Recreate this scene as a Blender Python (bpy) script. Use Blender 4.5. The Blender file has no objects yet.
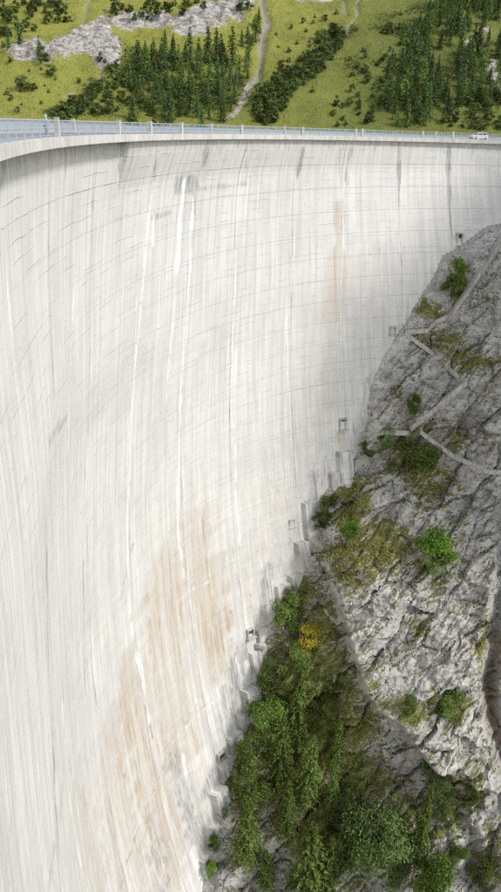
import bpy, math, random
import numpy as np
from mathutils import Matrix, Vector

# ------------------------------------------------------------------ camera, sky, sun, exposure
sc = bpy.context.scene
col = sc.collection
F, PITCH, ROLL = 674.0, math.radians(25.4), math.radians(1.9)      # focal length in photo pixels, tilt, roll
SUN_DIR = Vector((0.64, -0.25, 0.72)).normalized()                 # towards the sun
cp, sp, cr, sr = math.cos(PITCH), math.sin(PITCH), math.cos(ROLL), math.sin(ROLL)
R0, U0, F0 = Vector((1, 0, 0)), Vector((0, sp, cp)), Vector((0, cp, -sp))
cr_, cu_ = R0 * cr + U0 * sr, U0 * cr - R0 * sr
cam = bpy.data.cameras.new('camera')
cam.sensor_fit = 'VERTICAL'
cam.angle = 2 * math.atan(446 / F)
cam.clip_start, cam.clip_end = 0.2, 6000
camo = bpy.data.objects.new('camera', cam)
camo.matrix_world = Matrix(((cr_.x, cu_.x, -F0.x, 0), (cr_.y, cu_.y, -F0.y, 0), (cr_.z, cu_.z, -F0.z, 0), (0, 0, 0, 1)))
col.objects.link(camo)
sc.camera = camo
world = bpy.data.worlds.new('World')
sc.world = world
world.use_nodes = True
wn = world.node_tree
sky = wn.nodes.new('ShaderNodeTexSky')
sky.sky_type = 'NISHITA'
sky.sun_disc = False
sky.sun_elevation = math.asin(SUN_DIR.z)
sky.sun_rotation = math.atan2(SUN_DIR.x, SUN_DIR.y)
sky.air_density, sky.dust_density, sky.altitude = 1.0, 1.6, 1200
wn.nodes['Background'].inputs['Strength'].default_value = 0.15
hsv = wn.nodes.new('ShaderNodeHueSaturation')                        # thin bright cloud: a paler, less blue sky
hsv.inputs['Saturation'].default_value = 0.22
wn.links.new(sky.outputs[0], hsv.inputs['Color'])
wn.links.new(hsv.outputs[0], wn.nodes['Background'].inputs['Color'])
sun = bpy.data.lights.new('sun', 'SUN')
sun.energy, sun.angle, sun.color = 1.8, math.radians(9), (1, 0.965, 0.92)   # veiled by thin cloud
suno = bpy.data.objects.new('sun', sun)
suno.rotation_euler = SUN_DIR.to_track_quat('Z', 'Y').to_euler()
suno.location = (200, -100, 300)
col.objects.link(suno)
sc.view_settings.view_transform = 'Standard'
sc.view_settings.look = 'None'
sc.view_settings.exposure = 0.9
sc.view_settings.gamma = 1
sc.cycles.max_bounces = 5
sc.cycles.use_denoising = False          # keeps the grain of concrete and rock
sc.cycles.use_adaptive_sampling = True
sc.cycles.adaptive_threshold = 0.015

rng = np.random.default_rng(7)
random.seed(7)

# ------------------------------------------------------------------ helpers
def ray(x, y):
    """direction of the photo's line of sight through a pixel (to find where things stand)"""
    cx, cy = x - 250.5, 446 - y
    ux, uy = cx * cr - cy * sr, cx * sr + cy * cr
    return np.array([ux, F * cp + uy * sp, -F * sp + uy * cp])

def proj(P):
    P = np.asarray(P, float)
    X, Y, Z = P[..., 0], P[..., 1], P[..., 2]
    f = np.maximum(Y * cp - Z * sp, 0.1)
    u = Y * sp + Z * cp
    ux, uy = X / f * F, u / f * F
    return ux * cr + uy * sr + 250.5, 446 - (-ux * sr + uy * cr), f

_perm = np.random.default_rng(3).permutation(256)
_perm = np.concatenate([_perm, _perm, _perm])
_g = np.random.default_rng(4).normal(size=(256, 3))
_g /= np.linalg.norm(_g, axis=1)[:, None]
def pn(x, y, z):
    x, y, z = np.broadcast_arrays(np.asarray(x, float), np.asarray(y, float), np.asarray(z, float))
    xi, yi, zi = np.floor(x).astype(int), np.floor(y).astype(int), np.floor(z).astype(int)
    xf, yf, zf = x - xi, y - yi, z - zi
    fade = lambda t: t * t * t * (t * (t * 6 - 15) + 10)
    u, v, w = fade(xf), fade(yf), fade(zf)
    out = 0
    for dx in (0, 1):
        for dy in (0, 1):
            for dz in (0, 1):
                h = _perm[_perm[_perm[(xi + dx) & 255] + ((yi + dy) & 255)] + ((zi + dz) & 255)]
                g = _g[h]
                dot = g[..., 0] * (xf - dx) + g[..., 1] * (yf - dy) + g[..., 2] * (zf - dz)
                out = out + dot * (u if dx else 1 - u) * (v if dy else 1 - v) * (w if dz else 1 - w)
    return out * 1.5
def fbm(x, y, z, n=4, lac=2.03, gain=0.5):
    a, s, o = 1.0, 1.0, 0
    for i in range(n):
        o = o + a * pn(x * s + 13.1 * i, y * s + 7.7 * i, z * s - 5.3 * i)
        a *= gain; s *= lac
    return o
def ridged(x, y, z, n=4):
    a, s, o = 1.0, 1.0, 0
    for i in range(n):
        o = o + a * (1 - 2 * np.abs(pn(x * s + 3.1 * i, y * s + 17.7 * i, z * s + 9.3 * i)))
        a *= 0.5; s *= 2.1
    return o
def sst(a, b, x):
    t = np.clip((x - a) / (b - a), 0, 1)
    return t * t * (3 - 2 * t)
def seg_dist(x, y, pts):
    """distance to a polyline, signed side (left of travel positive), run along it 0..1"""
    best = np.full(np.shape(x), 1e9); side = np.zeros(np.shape(x)); run = np.zeros(np.shape(x))
    n = len(pts) - 1
    for i in range(n):
        ax, ay = pts[i][:2]; bx, by = pts[i + 1][:2]
        dx, dy = bx - ax, by - ay
        L = dx * dx + dy * dy + 1e-9
        t = np.clip(((x - ax) * dx + (y - ay) * dy) / L, 0, 1)
        d = np.hypot(x - ax - t * dx, y - ay - t * dy)
        m = d < best
        best = np.where(m, d, best)
        side = np.where(m, np.sign(dx * (y - ay) - dy * (x - ax)), side)
        run = np.where(m, (i + t) / n, run)
    return best, side, run

def tag(o, label=None, cat=None, group=None, kind=None):
    if label: o['label'] = label
    if cat: o['category'] = cat
    if group: o['group'] = group
    if kind: o['kind'] = kind
    return o
def link(o, parent=None):
    col.objects.link(o)
    if parent is not None: o.parent = parent
    return o
def empty(name, loc=(0, 0, 0), rz=0, label=None, cat=None, group=None):
    o = bpy.data.objects.new(name, None)
    o.location = loc; o.rotation_euler = (0, 0, rz); o.empty_display_size = 0.5
    link(o)
    return tag(o, label, cat, group)
def mk_mesh(name, V, Fc, mat=None, smooth=False, attrs=None, uv=None):
    me = bpy.data.meshes.new(name)
    V = np.asarray(V, np.float32)
    Fa = np.asarray(Fc, np.int32) if not (isinstance(Fc, list) and len({len(f) for f in Fc}) > 1) else None
    if Fa is not None and Fa.ndim == 2:
        k = Fa.shape[1]
        me.vertices.add(len(V)); me.vertices.foreach_set('co', V.ravel())
        me.loops.add(Fa.size); me.loops.foreach_set('vertex_index', Fa.ravel())
        me.polygons.add(len(Fa))
        me.polygons.foreach_set('loop_start', np.arange(len(Fa), dtype=np.int32) * k)
        li = Fa.ravel()
    else:
        me.from_pydata([tuple(map(float, v)) for v in V], [], [tuple(map(int, f)) for f in Fc])
        li = np.empty(len(me.loops), np.int32); me.loops.foreach_get('vertex_index', li)
    me.update(calc_edges=True)
    if uv is not None:
        l = me.uv_layers.new(name='UVMap')
        l.data.foreach_set('uv', np.asarray(uv, np.float32)[li].ravel())
    for k, a in (attrs or {}).items():
        a = np.asarray(a, np.float32)
        if a.ndim == 1:
            at = me.attributes.new(k, 'FLOAT', 'POINT'); at.data.foreach_set('value', a)
        else:
            at = me.attributes.new(k, 'FLOAT_COLOR', 'POINT')
            if a.shape[1] == 3: a = np.concatenate([a, np.ones((len(a), 1), np.float32)], 1)
            at.data.foreach_set('color', a.ravel())
    me.polygons.foreach_set('use_smooth', np.full(len(me.polygons), smooth))
    me.validate()
    if mat: me.materials.append(mat)
    return me
def mk(name, V, Fc, mat=None, parent=None, **kw):
    return link(bpy.data.objects.new(name, mk_mesh(name, V, Fc, mat, **kw)), parent)
def grid_faces(nu, nv):
    i = np.arange(nu - 1)[:, None] * nv + np.arange(nv - 1)[None, :]
    return np.stack([i, i + nv, i + nv + 1, i + 1], -1).reshape(-1, 4)

class MB:
    """collects simple solids into one mesh"""
    def __init__(s): s.v = []; s.f = []
    def add(s, V, Fc):
        o = len(s.v); s.v += [tuple(v) for v in V]; s.f += [tuple(i + o for i in f) for f in Fc]
    def hexa(s, b, t):                       # 4 bottom corners, 4 top corners
        s.add(list(b) + list(t), [(3, 2, 1, 0), (4, 5, 6, 7), (0, 1, 5, 4), (1, 2, 6, 5), (2, 3, 7, 6), (3, 0, 4, 7)])
    def box(s, c, d, ax=None, bev=0.0):
        ax = ax or ((1, 0, 0), (0, 1, 0), (0, 0, 1))
        A = [Vector(a) for a in ax]; c = Vector(c)
        q = lambda x, y, z: c + A[0] * x * d[0] / 2 + A[1] * y * d[1] / 2 + A[2] * z * d[2] / 2
        s.hexa([q(-1, -1, -1), q(1, -1, -1), q(1, 1, -1), q(-1, 1, -1)], [q(-1, -1, 1), q(1, -1, 1), q(1, 1, 1), q(-1, 1, 1)])
    def tube(s, pts, rad, n=6, cap=True):
        pts = [Vector(p) for p in pts]; o = len(s.v)
        for i, p in enumerate(pts):
            d = (pts[min(i + 1, len(pts) - 1)] - pts[max(i - 1, 0)]).normalized()
            a = d.cross(Vector((0, 0, 1)))
            if a.length < 1e-3: a = Vector((1, 0, 0))
            a.normalize(); b = d.cross(a)
            r = rad[i] if isinstance(rad, (list, tuple)) else rad
            for k in range(n):
                t = 2 * math.pi * k / n
                s.v.append(tuple(p + a * r * math.cos(t) + b * r * math.sin(t)))
        for i in range(len(pts) - 1):
            for k in range(n):
                k2 = (k + 1) % n
                s.f.append((o + i * n + k, o + i * n + k2, o + (i + 1) * n + k2, o + (i + 1) * n + k))
        if cap:
            s.f.append(tuple(o + k for k in range(n))[::-1]); s.f.append(tuple(o + (len(pts) - 1) * n + k for k in range(n)))
    def build(s, name, mat, parent=None, smooth=False):
        return mk(name, np.array(s.v, np.float32), list(s.f), mat, parent, smooth=smooth)

# ------------------------------------------------------------------ materials
class NT:
    def __init__(s, name, rough=0.9, spec=0.2):
        s.m = bpy.data.materials.new(name); s.m.use_nodes = True
        s.t = s.m.node_tree; s.b = s.t.nodes['Principled BSDF']
        s.b.inputs['Roughness'].default_value = rough
        s.b.inputs['Specular IOR Level'].default_value = spec
    def n(s, ty, **kw):
        q = s.t.nodes.new(ty)
        for k, v in kw.items():
            if k in q.inputs: s.i(q, k, v)
            else: setattr(q, k, v)
        return q
    def i(s, node, key, v):
        if hasattr(v, 'is_linked') or isinstance(v, bpy.types.NodeSocket): s.t.links.new(v, node.inputs[key])
        else:
            if isinstance(v, (tuple, list)) and len(v) == 3 and node.inputs[key].type == 'RGBA': v = (*v, 1)
            node.inputs[key].default_value = v
    def math(s, op, a, b=None, c=None, clamp=False):
        q = s.t.nodes.new('ShaderNodeMath'); q.operation = op; q.use_clamp = clamp
        for k, v in enumerate((a, b, c)):
            if v is not None: s.i(q, k, v)
        return q.outputs[0]
    def mix(s, f, a, b, mode='MIX'):
        q = s.t.nodes.new('ShaderNodeMix'); q.data_type = 'RGBA'; q.blend_type = mode
        s.i(q, 0, f); s.i(q, 6, a); s.i(q, 7, b)
        return q.outputs[2]
    def noise(s, vec, scale, detail=4, rough=0.55, dist=0.0, dims='3D'):
        q = s.t.nodes.new('ShaderNodeTexNoise'); q.noise_dimensions = dims
        if vec is not None: s.i(q, 'Vector', vec)
        s.i(q, 'Scale', scale); s.i(q, 'Detail', detail); s.i(q, 'Roughness', rough); s.i(q, 'Distortion', dist)
        return q.outputs[0]
    def vmul(s, v, xyz, add=(0, 0, 0)):
        q = s.t.nodes.new('ShaderNodeMapping'); s.i(q, 'Vector', v)
        q.inputs['Scale'].default_value = xyz; q.inputs['Location'].default_value = add
        return q.outputs[0]
    def ramp(s, f, lo, hi, a=0.0, b=1.0):
        q = s.t.nodes.new('ShaderNodeMapRange'); q.clamp = True; q.interpolation_type = 'SMOOTHSTEP'
        s.i(q, 0, f); s.i(q, 1, lo); s.i(q, 2, hi); s.i(q, 3, a); s.i(q, 4, b)
        return q.outputs[0]
    def attr(s, name, out='Fac'):
        q = s.t.nodes.new('ShaderNodeAttribute'); q.attribute_name = name
        return q.outputs[out]
    def pos(s):
        return s.t.nodes.new('ShaderNodeNewGeometry').outputs['Position']
    def col(s, v): s.i(s.b, 'Base Color', v); return s
    def bump(s, h, strength=0.5, dist=0.1):
        q = s.t.nodes.new('ShaderNodeBump'); s.i(q, 'Height', h); s.i(q, 'Strength', strength); s.i(q, 'Distance', dist)
        s.t.links.new(q.outputs[0], s.b.inputs['Normal'])
        return s

def mat_face():
    """weathered dam concrete: board marks, run-off streaks, lime, rust-ochre and dark damp stains, with crest shadow painted in"""
    m = NT('dam_concrete', 0.88, 0.25)
    uv = m.n('ShaderNodeUVMap').outputs[0]
    xyz = m.n('ShaderNodeSeparateXYZ', Vector=uv).outputs
    s1 = m.noise(m.vmul(uv, (0.9, 0.035, 1)), 1.0, 6, 0.7, dims='2D')
    s2 = m.noise(m.vmul(uv, (3.2, 0.06, 1), (3, 9, 0)), 1.0, 4, 0.7, dims='2D')
    blot = m.noise(m.vmul(uv, (0.06, 0.05, 1)), 1.0, 6, 0.65, dims='2D')
    fine = m.noise(uv, 2.2, 5, 0.7, dims='2D')
    c = m.mix(m.ramp(s1, 0.30, 0.72), (0.50, 0.488, 0.462), (0.645, 0.632, 0.606))
    c = m.mix(m.math('MULTIPLY', m.ramp(s2, 0.45, 0.75), 0.40), c, (0.73, 0.72, 0.69))
    c = m.mix(m.math('MULTIPLY', m.ramp(s2, 0.5, 0.28), 0.22), c, (0.36, 0.355, 0.34))
    c = m.mix(m.math('MULTIPLY', m.ramp(blot, 0.42, 0.72), 0.35), c, (0.44, 0.435, 0.425))
    c = m.mix(m.math('MULTIPLY', m.ramp(fine, 0.55, 0.8), 0.25), c, (0.40, 0.39, 0.37))
    grit = m.noise(uv, 6.5, 4, 0.8, dims='2D')
    c = m.mix(m.ramp(grit, 0.56, 0.72, 0, 0.5), c, (0.36, 0.35, 0.335))
    c = m.mix(m.ramp(grit, 0.42, 0.30, 0, 0.35), c, (0.74, 0.73, 0.71))
    pitv = m.n('ShaderNodeTexVoronoi', Vector=uv, Scale=0.8, voronoi_dimensions='2D')
    pit = m.ramp(pitv.outputs['Distance'], 0.05, 0.11, 1, 0)
    c = m.mix(m.math('MULTIPLY', pit, m.ramp(blot, 0.5, 0.65, 0, 0.6)), c, (0.25, 0.245, 0.24))
    panel = m.n('ShaderNodeTexWhiteNoise', noise_dimensions='2D', Vector=m.n('ShaderNodeVectorMath', operation='FLOOR', Vector=m.vmul(uv, (0.25, 0.6667, 1), (0.3, 0.5, 0))).outputs[0]).outputs[0]
    c = m.mix(m.ramp(panel, 0.6, 1.0, 0, 0.12), c, (0.40, 0.395, 0.385))
    # formwork courses every 1.5 m, broken by weather
    wob = m.math('MULTIPLY', m.noise(m.vmul(uv, (0.25, 0.1, 1)), 1.0, 3, dims='2D'), 0.35)
    fr = m.math('FRACT', m.math('DIVIDE', m.math('ADD', xyz[1], wob), 1.5))
    ln = m.math('MULTIPLY', m.ramp(m.math('ABSOLUTE', m.math('SUBTRACT', fr, 0.5)), 0.035, 0.075, 1, 0),
                m.ramp(m.noise(m.vmul(uv, (0.16, 0.67, 1), (40, 2, 0)), 1.0, 3, 0.6, dims='2D'), 0.47, 0.66))
    c = m.mix(m.math('MULTIPLY', ln, 0.30), c, (0.30, 0.30, 0.295))
    fr2 = m.math('FRACT', m.math('DIVIDE', xyz[0], 2.1))
    ln2 = m.math('MULTIPLY', m.ramp(m.math('ABSOLUTE', m.math('SUBTRACT', fr2, 0.5)), 0.02, 0.05, 1, 0), m.ramp(s1, 0.4, 0.6))
    c = m.mix(m.math('MULTIPLY', ln2, 0.14), c, (0.3, 0.3, 0.29))
    st = m.n('ShaderNodeSeparateColor', Color=m.attr('stain_shade', 'Color')).outputs
    lowz = m.ramp(xyz[1], 70, 150)
    c = m.mix(m.math('MULTIPLY', lowz, m.ramp(m.noise(m.vmul(uv, (0.42, 0.02, 1), (90, 4, 0)), 1.0, 5, 0.7, dims='2D'), 0.50, 0.66, 0, 0.5)), c, (0.33, 0.325, 0.315))
    c = m.mix(m.math('MULTIPLY', lowz, m.ramp(m.noise(m.vmul(uv, (0.6, 0.02, 1), (20, 8, 0)), 1.0, 5, 0.7, dims='2D'), 0.54, 0.66, 0, 0.6)), c, (0.78, 0.775, 0.76))
    brk = m.noise(m.vmul(uv, (1.6, 0.12, 1), (7, 1, 0)), 1.0, 5, 0.75, dims='2D')
    rag = m.noise(m.vmul(uv, (1.1, 0.22, 1), (17, 3, 0)), 1.0, 7, 0.8, dims='2D')
    rag2 = m.math('SUBTRACT', rag, 0.5)
    edge = lambda a, k: m.ramp(m.math('ADD', a, m.math('MULTIPLY', rag2, m.math('MULTIPLY', m.ramp(a, 0.02, 0.3), k))), 0.08, 0.95)
    band = m.ramp(m.noise(m.vmul(uv, (0.34, 0.012, 1), (60, 0, 0)), 1.0, 4, 0.65, dims='2D'), 0.40, 0.60)
    och = m.mix(m.noise(m.vmul(uv, (0.3, 0.06, 1)), 1.0, 4, dims='2D'), (0.48, 0.40, 0.30), (0.34, 0.255, 0.165))
    c = m.mix(m.math('MULTIPLY', m.math('MULTIPLY', edge(st[1], 2.2), m.math('ADD', m.math('MULTIPLY', band, 0.8), 0.42)), m.math('MULTIPLY', m.ramp(s1, 0.32, 0.62, 0.2, 1.0), m.ramp(s2, 0.35, 0.62, 0.45, 1.0))), c, och)
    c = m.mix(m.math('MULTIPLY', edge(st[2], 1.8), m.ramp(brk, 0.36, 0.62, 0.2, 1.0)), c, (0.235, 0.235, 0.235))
    c = m.mix(m.math('MULTIPLY', edge(st[0], 1.7), m.ramp(brk, 0.34, 0.58, 0.15, 1.0)), c, (0.83, 0.83, 0.825))
    m.col(c)
    h = m.math('ADD', m.math('MULTIPLY', fine, 0.5), m.math('MULTIPLY', ln, -1.2))
    m.bump(h, 0.45, 0.06)
    return m.m

def mat_concrete(name, a=(0.42, 0.41, 0.39), b=(0.58, 0.57, 0.54), scale=0.8):
    m = NT(name, 0.9, 0.2)
    p = m.pos()
    n = m.noise(m.vmul(p, (1, 1, 0.3)), scale, 6, 0.7)
    c = m.mix(m.ramp(n, 0.3, 0.7), a, b)
    d = m.noise(m.vmul(p, (3, 3, 0.25), (5, 2, 1)), 1.0, 4, 0.7)
    c = m.mix(m.ramp(d, 0.52, 0.75, 0, 0.5), c, (a[0] * 0.5, a[1] * 0.5, a[2] * 0.5))
    m.col(c); m.bump(n, 0.3, 0.05)
    return m.m

def mat_rock():
    """grey limestone with bedding, pitted weathering, moss and turf"""
    m = NT('limestone', 0.92, 0.15)
    p = m.pos()
    g = m.attr('grass'); dk = m.attr('seep')
    q = m.t.nodes.new('ShaderNodeMapping'); m.i(q, 'Vector', p); q.inputs['Rotation'].default_value = (0.5, 0.65, 0.2); q.inputs['Scale'].default_value = (0.45, 0.45, 1.5)
    bed = q.outputs[0]
    n1 = m.noise(p, 0.09, 6, 0.65, 0.6)
    n2 = m.noise(bed, 0.40, 8, 0.78, 0.8)
    n3 = m.noise(p, 1.3, 7, 0.8, 0.3)
    n4 = m.noise(bed, 2.6, 6, 0.8, 0.5)
    c = m.mix(m.ramp(n2, 0.34, 0.62), (0.29, 0.285, 0.272), (0.58, 0.57, 0.55))
    c = m.mix(m.ramp(n1, 0.42, 0.66, 0, 0.5), c, (0.34, 0.325, 0.30))
    c = m.mix(m.ramp(n3, 0.53, 0.70, 0, 0.6), c, (0.66, 0.65, 0.63))
    c = m.mix(m.ramp(n3, 0.42, 0.29, 0, 0.55), c, (0.085, 0.08, 0.072))
    c = m.mix(m.ramp(n4, 0.44, 0.33, 0, 0.5), c, (0.10, 0.096, 0.088))
    lich = m.noise(p, 0.6, 8, 0.8, 0.2)
    c = m.mix(m.ramp(lich, 0.51, 0.63, 0, 0.8), c, m.mix(n4, (0.11, 0.10, 0.05), (0.22, 0.19, 0.105)))
    c = m.mix(m.math('MULTIPLY', dk, m.ramp(n2, 0.3, 0.6)), c, (0.16, 0.10, 0.06))
    # turf: grows where the ledges hold soil
    nz = m.n('ShaderNodeSeparateXYZ', Vector=m.t.nodes.new('ShaderNodeNewGeometry').outputs['Normal']).outputs[2]
    gm = m.math('ADD', g, m.math('MULTIPLY', m.math('SUBTRACT', m.noise(p, 0.33, 8, 0.8), 0.5), 2.2))
    gm = m.math('ADD', gm, m.math('MULTIPLY', m.math('SUBTRACT', nz, 0.45), 0.8))
    gm = m.ramp(gm, 0.44, 0.66)
    gc = m.mix(m.ramp(m.noise(p, 0.22, 6, 0.75), 0.35, 0.65), (0.115, 0.13, 0.036), (0.25, 0.21, 0.095))
    gc = m.mix(m.ramp(m.noise(p, 1.9, 5, 0.85), 0.42, 0.66, 0, 0.75), gc, (0.035, 0.043, 0.012))
    gc = m.mix(m.ramp(n4, 0.56, 0.72, 0, 0.5), gc, (0.21, 0.19, 0.09))
    gc = m.mix(m.math('MULTIPLY', m.attr('lush'), 0.8), gc, m.mix(m.ramp(n3, 0.35, 0.65), (0.11, 0.155, 0.034), (0.30, 0.34, 0.095)))
    c = m.mix(gm, c, gc)
    m.col(c)
    h = m.math('ADD', m.math('MULTIPLY', n2, 0.9), m.math('ADD', m.math('MULTIPLY', n3, 0.7), m.math('MULTIPLY', n4, 0.4)))
    m.bump(h, 0.8, 0.6)
    return m.m

def mat_mountain():
    m = NT('alpine_slope', 0.95, 0.1)
    p = m.pos()
    a = m.n('ShaderNodeSeparateColor', Color=m.attr('cover', 'Color')).outputs     # R rock, G scree/path, B shrub-dark turf
    n1 = m.noise(p, 0.012, 6, 0.65); n2 = m.noise(p, 0.06, 6, 0.75); n3 = m.noise(p, 0.25, 5, 0.8)
    mw = m.ramp(m.math('ADD', m.attr('meadow'), m.math('MULTIPLY', m.math('SUBTRACT', n1, 0.5), 1.2)), 0.15, 0.85)
    c = m.mix(mw, m.mix(n2, (0.125, 0.165, 0.036), (0.20, 0.205, 0.055)), m.mix(n2, (0.225, 0.255, 0.045), (0.34, 0.325, 0.08)))
    c = m.mix(m.ramp(n2, 0.52, 0.68, 0, 0.55), c, (0.12, 0.155, 0.03))
    c = m.mix(m.ramp(n3, 0.54, 0.70, 0, 0.6), c, (0.095, 0.12, 0.028))
    c = m.mix(m.ramp(m.noise(p, 0.13, 6, 0.85, 0.5), 0.52, 0.66, 0, 0.6), c, (0.28, 0.25, 0.075))
    c = m.mix(m.ramp(m.noise(p, 0.11, 3, 0.9), 0.63, 0.70, 0, 0.7), c, (0.30, 0.28, 0.22))
    c = m.mix(m.math('MULTIPLY', a[2], 0.9), c, m.mix(m.ramp(n3, 0.35, 0.65), (0.045, 0.065, 0.016), (0.15, 0.165, 0.045)))
    rk = m.mix(m.ramp(m.noise(m.vmul(p, (1, 1, 2.2)), 0.10, 7, 0.85, 1.0), 0.41, 0.59), (0.19, 0.165, 0.14), (0.58, 0.555, 0.52))
    rk = m.mix(m.ramp(n3, 0.55, 0.75, 0, 0.6), rk, (0.11, 0.12, 0.05))
    rm = m.ramp(m.math('ADD', a[0], m.math('MULTIPLY', m.math('SUBTRACT', n2, 0.5), 1.4)), 0.42, 0.62)
    c = m.mix(rm, c, rk)
    pm = m.ramp(m.math('ADD', a[1], m.math('MULTIPLY', m.math('SUBTRACT', n3, 0.5), 2.4)), 0.40, 0.75)
    c = m.mix(m.math('MULTIPLY', pm, 0.8), c, m.mix(n3, (0.20, 0.18, 0.14), (0.46, 0.43, 0.38)))
    m.col(c)
    m.bump(m.math('ADD', n3, m.math('MULTIPLY', n2, 1.5)), 0.9, 4.0)
    return m.m

def mat_leaf(name, dark, light, tip=None, scale=0.8, trans=0.3):
    m = NT(name, 0.75, 0.25)
    oi = m.t.nodes.new('ShaderNodeObjectInfo')
    v = m.attr('tint')
    n = m.noise(m.pos(), scale, 3, 0.7)
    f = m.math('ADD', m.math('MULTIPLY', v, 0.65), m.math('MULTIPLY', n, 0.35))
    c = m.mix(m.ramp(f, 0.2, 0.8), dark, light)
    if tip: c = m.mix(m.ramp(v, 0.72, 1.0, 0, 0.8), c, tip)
    hs = m.n('ShaderNodeHueSaturation', Color=c)
    m.i(hs, 'Value', m.math('ADD', m.math('MULTIPLY', oi.outputs['Random'], 0.8), 0.65))
    m.i(hs, 'Hue', m.math('ADD', m.math('MULTIPLY', oi.outputs['Random'], 0.03), 0.485))
    c = hs.outputs[0]
    m.col(c)
    tr = m.n('ShaderNodeBsdfTranslucent', Color=c)
    mx = m.n('ShaderNodeMixShader', Fac=trans)
    out = m.t.nodes['Material Output']
    m.t.links.new(m.b.outputs[0], mx.inputs[1]); m.t.links.new(tr.outputs[0], mx.inputs[2]); m.t.links.new(mx.outputs[0], out.inputs[0])
    return m.m

def mat_plain(name, c, rough=0.6, metal=0.0, spec=0.4, var=0.15, scale=3.0):
    m = NT(name, rough, spec)
    m.b.inputs['Metallic'].default_value = metal
    n = m.noise(m.pos(), scale, 4, 0.6)
    m.col(m.mix(n, tuple(x * (1 - var) for x in c), tuple(min(1, x * (1 + var)) for x in c)))
    return m.m

M = {}
M['face'] = mat_face()
M['crest'] = mat_concrete('crest_concrete', (0.40, 0.39, 0.37), (0.56, 0.55, 0.52))
M['core'] = mat_concrete('joint_concrete', (0.33, 0.325, 0.31), (0.45, 0.44, 0.42))
M['pale'] = mat_concrete('path_concrete', (0.27, 0.26, 0.24), (0.53, 0.515, 0.48), 1.6)
M['pillar'] = mat_concrete('pillar_concrete', (0.40, 0.385, 0.35), (0.55, 0.53, 0.49), 1.2)
M['asphalt'] = mat_plain('asphalt', (0.06, 0.06, 0.06), 0.9, var=0.3)
M['steel'] = mat_plain('galvanised_steel', (0.42, 0.46, 0.51), 0.5, 0.3, 0.5)
M['rock'] = mat_rock()
M['mount'] = mat_mountain()
M['spruce'] = mat_leaf('spruce_needles', (0.036, 0.068, 0.023), (0.137, 0.202, 0.060), scale=0.15, trans=0.25)
M['larch'] = mat_leaf('larch_needles', (0.058, 0.098, 0.021), (0.195, 0.273, 0.058), scale=0.6)
M['alder'] = mat_leaf('alder_leaves', (0.04, 0.065, 0.016), (0.13, 0.17, 0.04), scale=0.15, trans=0.25)
M['birch'] = mat_leaf('birch_leaves', (0.06, 0.11, 0.014), (0.19, 0.30, 0.045), scale=0.9)
M['willow'] = mat_leaf('willow_leaves', (0.05, 0.08, 0.024), (0.16, 0.21, 0.065), scale=0.9)
M['darkshrub'] = mat_leaf('shrub_leaves', (0.052, 0.085, 0.018), (0.169, 0.227, 0.049), scale=0.9)
M['yellow'] = mat_leaf('yellow_leaves', (0.20, 0.17, 0.02), (0.42, 0.35, 0.04), scale=0.9)
M['grass'] = mat_leaf('grass_blades', (0.11, 0.145, 0.028), (0.31, 0.29, 0.085), scale=0.25, trans=0.2)
M['bark'] = mat_plain('bark', (0.11, 0.085, 0.065), 0.95, var=0.4, scale=2.0)
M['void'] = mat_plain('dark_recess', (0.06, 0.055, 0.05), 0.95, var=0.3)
M['carpaint'] = mat_plain('white_paint', (0.78, 0.78, 0.78), 0.25, 0, 0.6, var=0.02)
M['glass'] = mat_plain('tinted_glass', (0.03, 0.035, 0.04), 0.08, 0, 0.8, var=0.05)
M['tyre'] = mat_plain('tyre_rubber', (0.02, 0.02, 0.02), 0.85)
M['rim'] = mat_plain('wheel_metal', (0.5, 0.5, 0.52), 0.35, 0.9)
M['red'] = mat_plain('lamp_red', (0.35, 0.02, 0.02), 0.3)
M['lampclear'] = mat_plain('lamp_clear', (0.7, 0.7, 0.7), 0.15)
M['jacket'] = mat_plain('light_blue_cloth', (0.26, 0.52, 0.68), 0.9)
M['trouser'] = mat_plain('dark_cloth', (0.05, 0.06, 0.09), 0.9)
M['skin'] = mat_plain('skin', (0.45, 0.28, 0.20), 0.6, var=0.05)
M['hair'] = mat_plain('hair', (0.05, 0.035, 0.025), 0.7)
def mat_water():
    m = NT('lake_water', 0.35, 0.4)
    m.col((0.34, 0.42, 0.48))
    m.bump(m.noise(m.vmul(m.pos(), (0.5, 0.25, 1)), 1.0, 4, 0.6), 0.35, 0.25)
    return m.m
M['water'] = mat_water()

# ------------------------------------------------------------------ dam geometry
CX, CY, H0, H1, H2 = -13.0701, 32.8582, -0.23384, 1.07605, 0.60268
_s = np.arange(-90, 240.01, 0.5)
_t = _s / 190
_h = H0 + H1 * _t + np.where(_t > 0, H2, -0.1) * _t * _t
_z = int(np.where(_s == 0)[0][0])
_hx = np.concatenate([[0], np.cumsum(np.sin((_h[1:] + _h[:-1]) / 2) * .5)]); _hy = np.concatenate([[0], np.cumsum(np.cos((_h[1:] + _h[:-1]) / 2) * .5)])
_X, _Y = _hx - _hx[_z] + CX, _hy - _hy[_z] + CY
DECK = -1.35
UC = (-0.619, 59.099, -45.213, -0.883, -25.626, 12.093)
def heading(s): return np.interp(s, _s, _h)
def crest(s, u, z):
    """point at arc length s, u metres upstream of the crest edge"""
    s = np.asarray(s, float); h = heading(s)
    return np.stack(np.broadcast_arrays(np.interp(s, _s, _X) - np.cos(h) * u, np.interp(s, _s, _Y) + np.sin(h) * u, z), -1)
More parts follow.
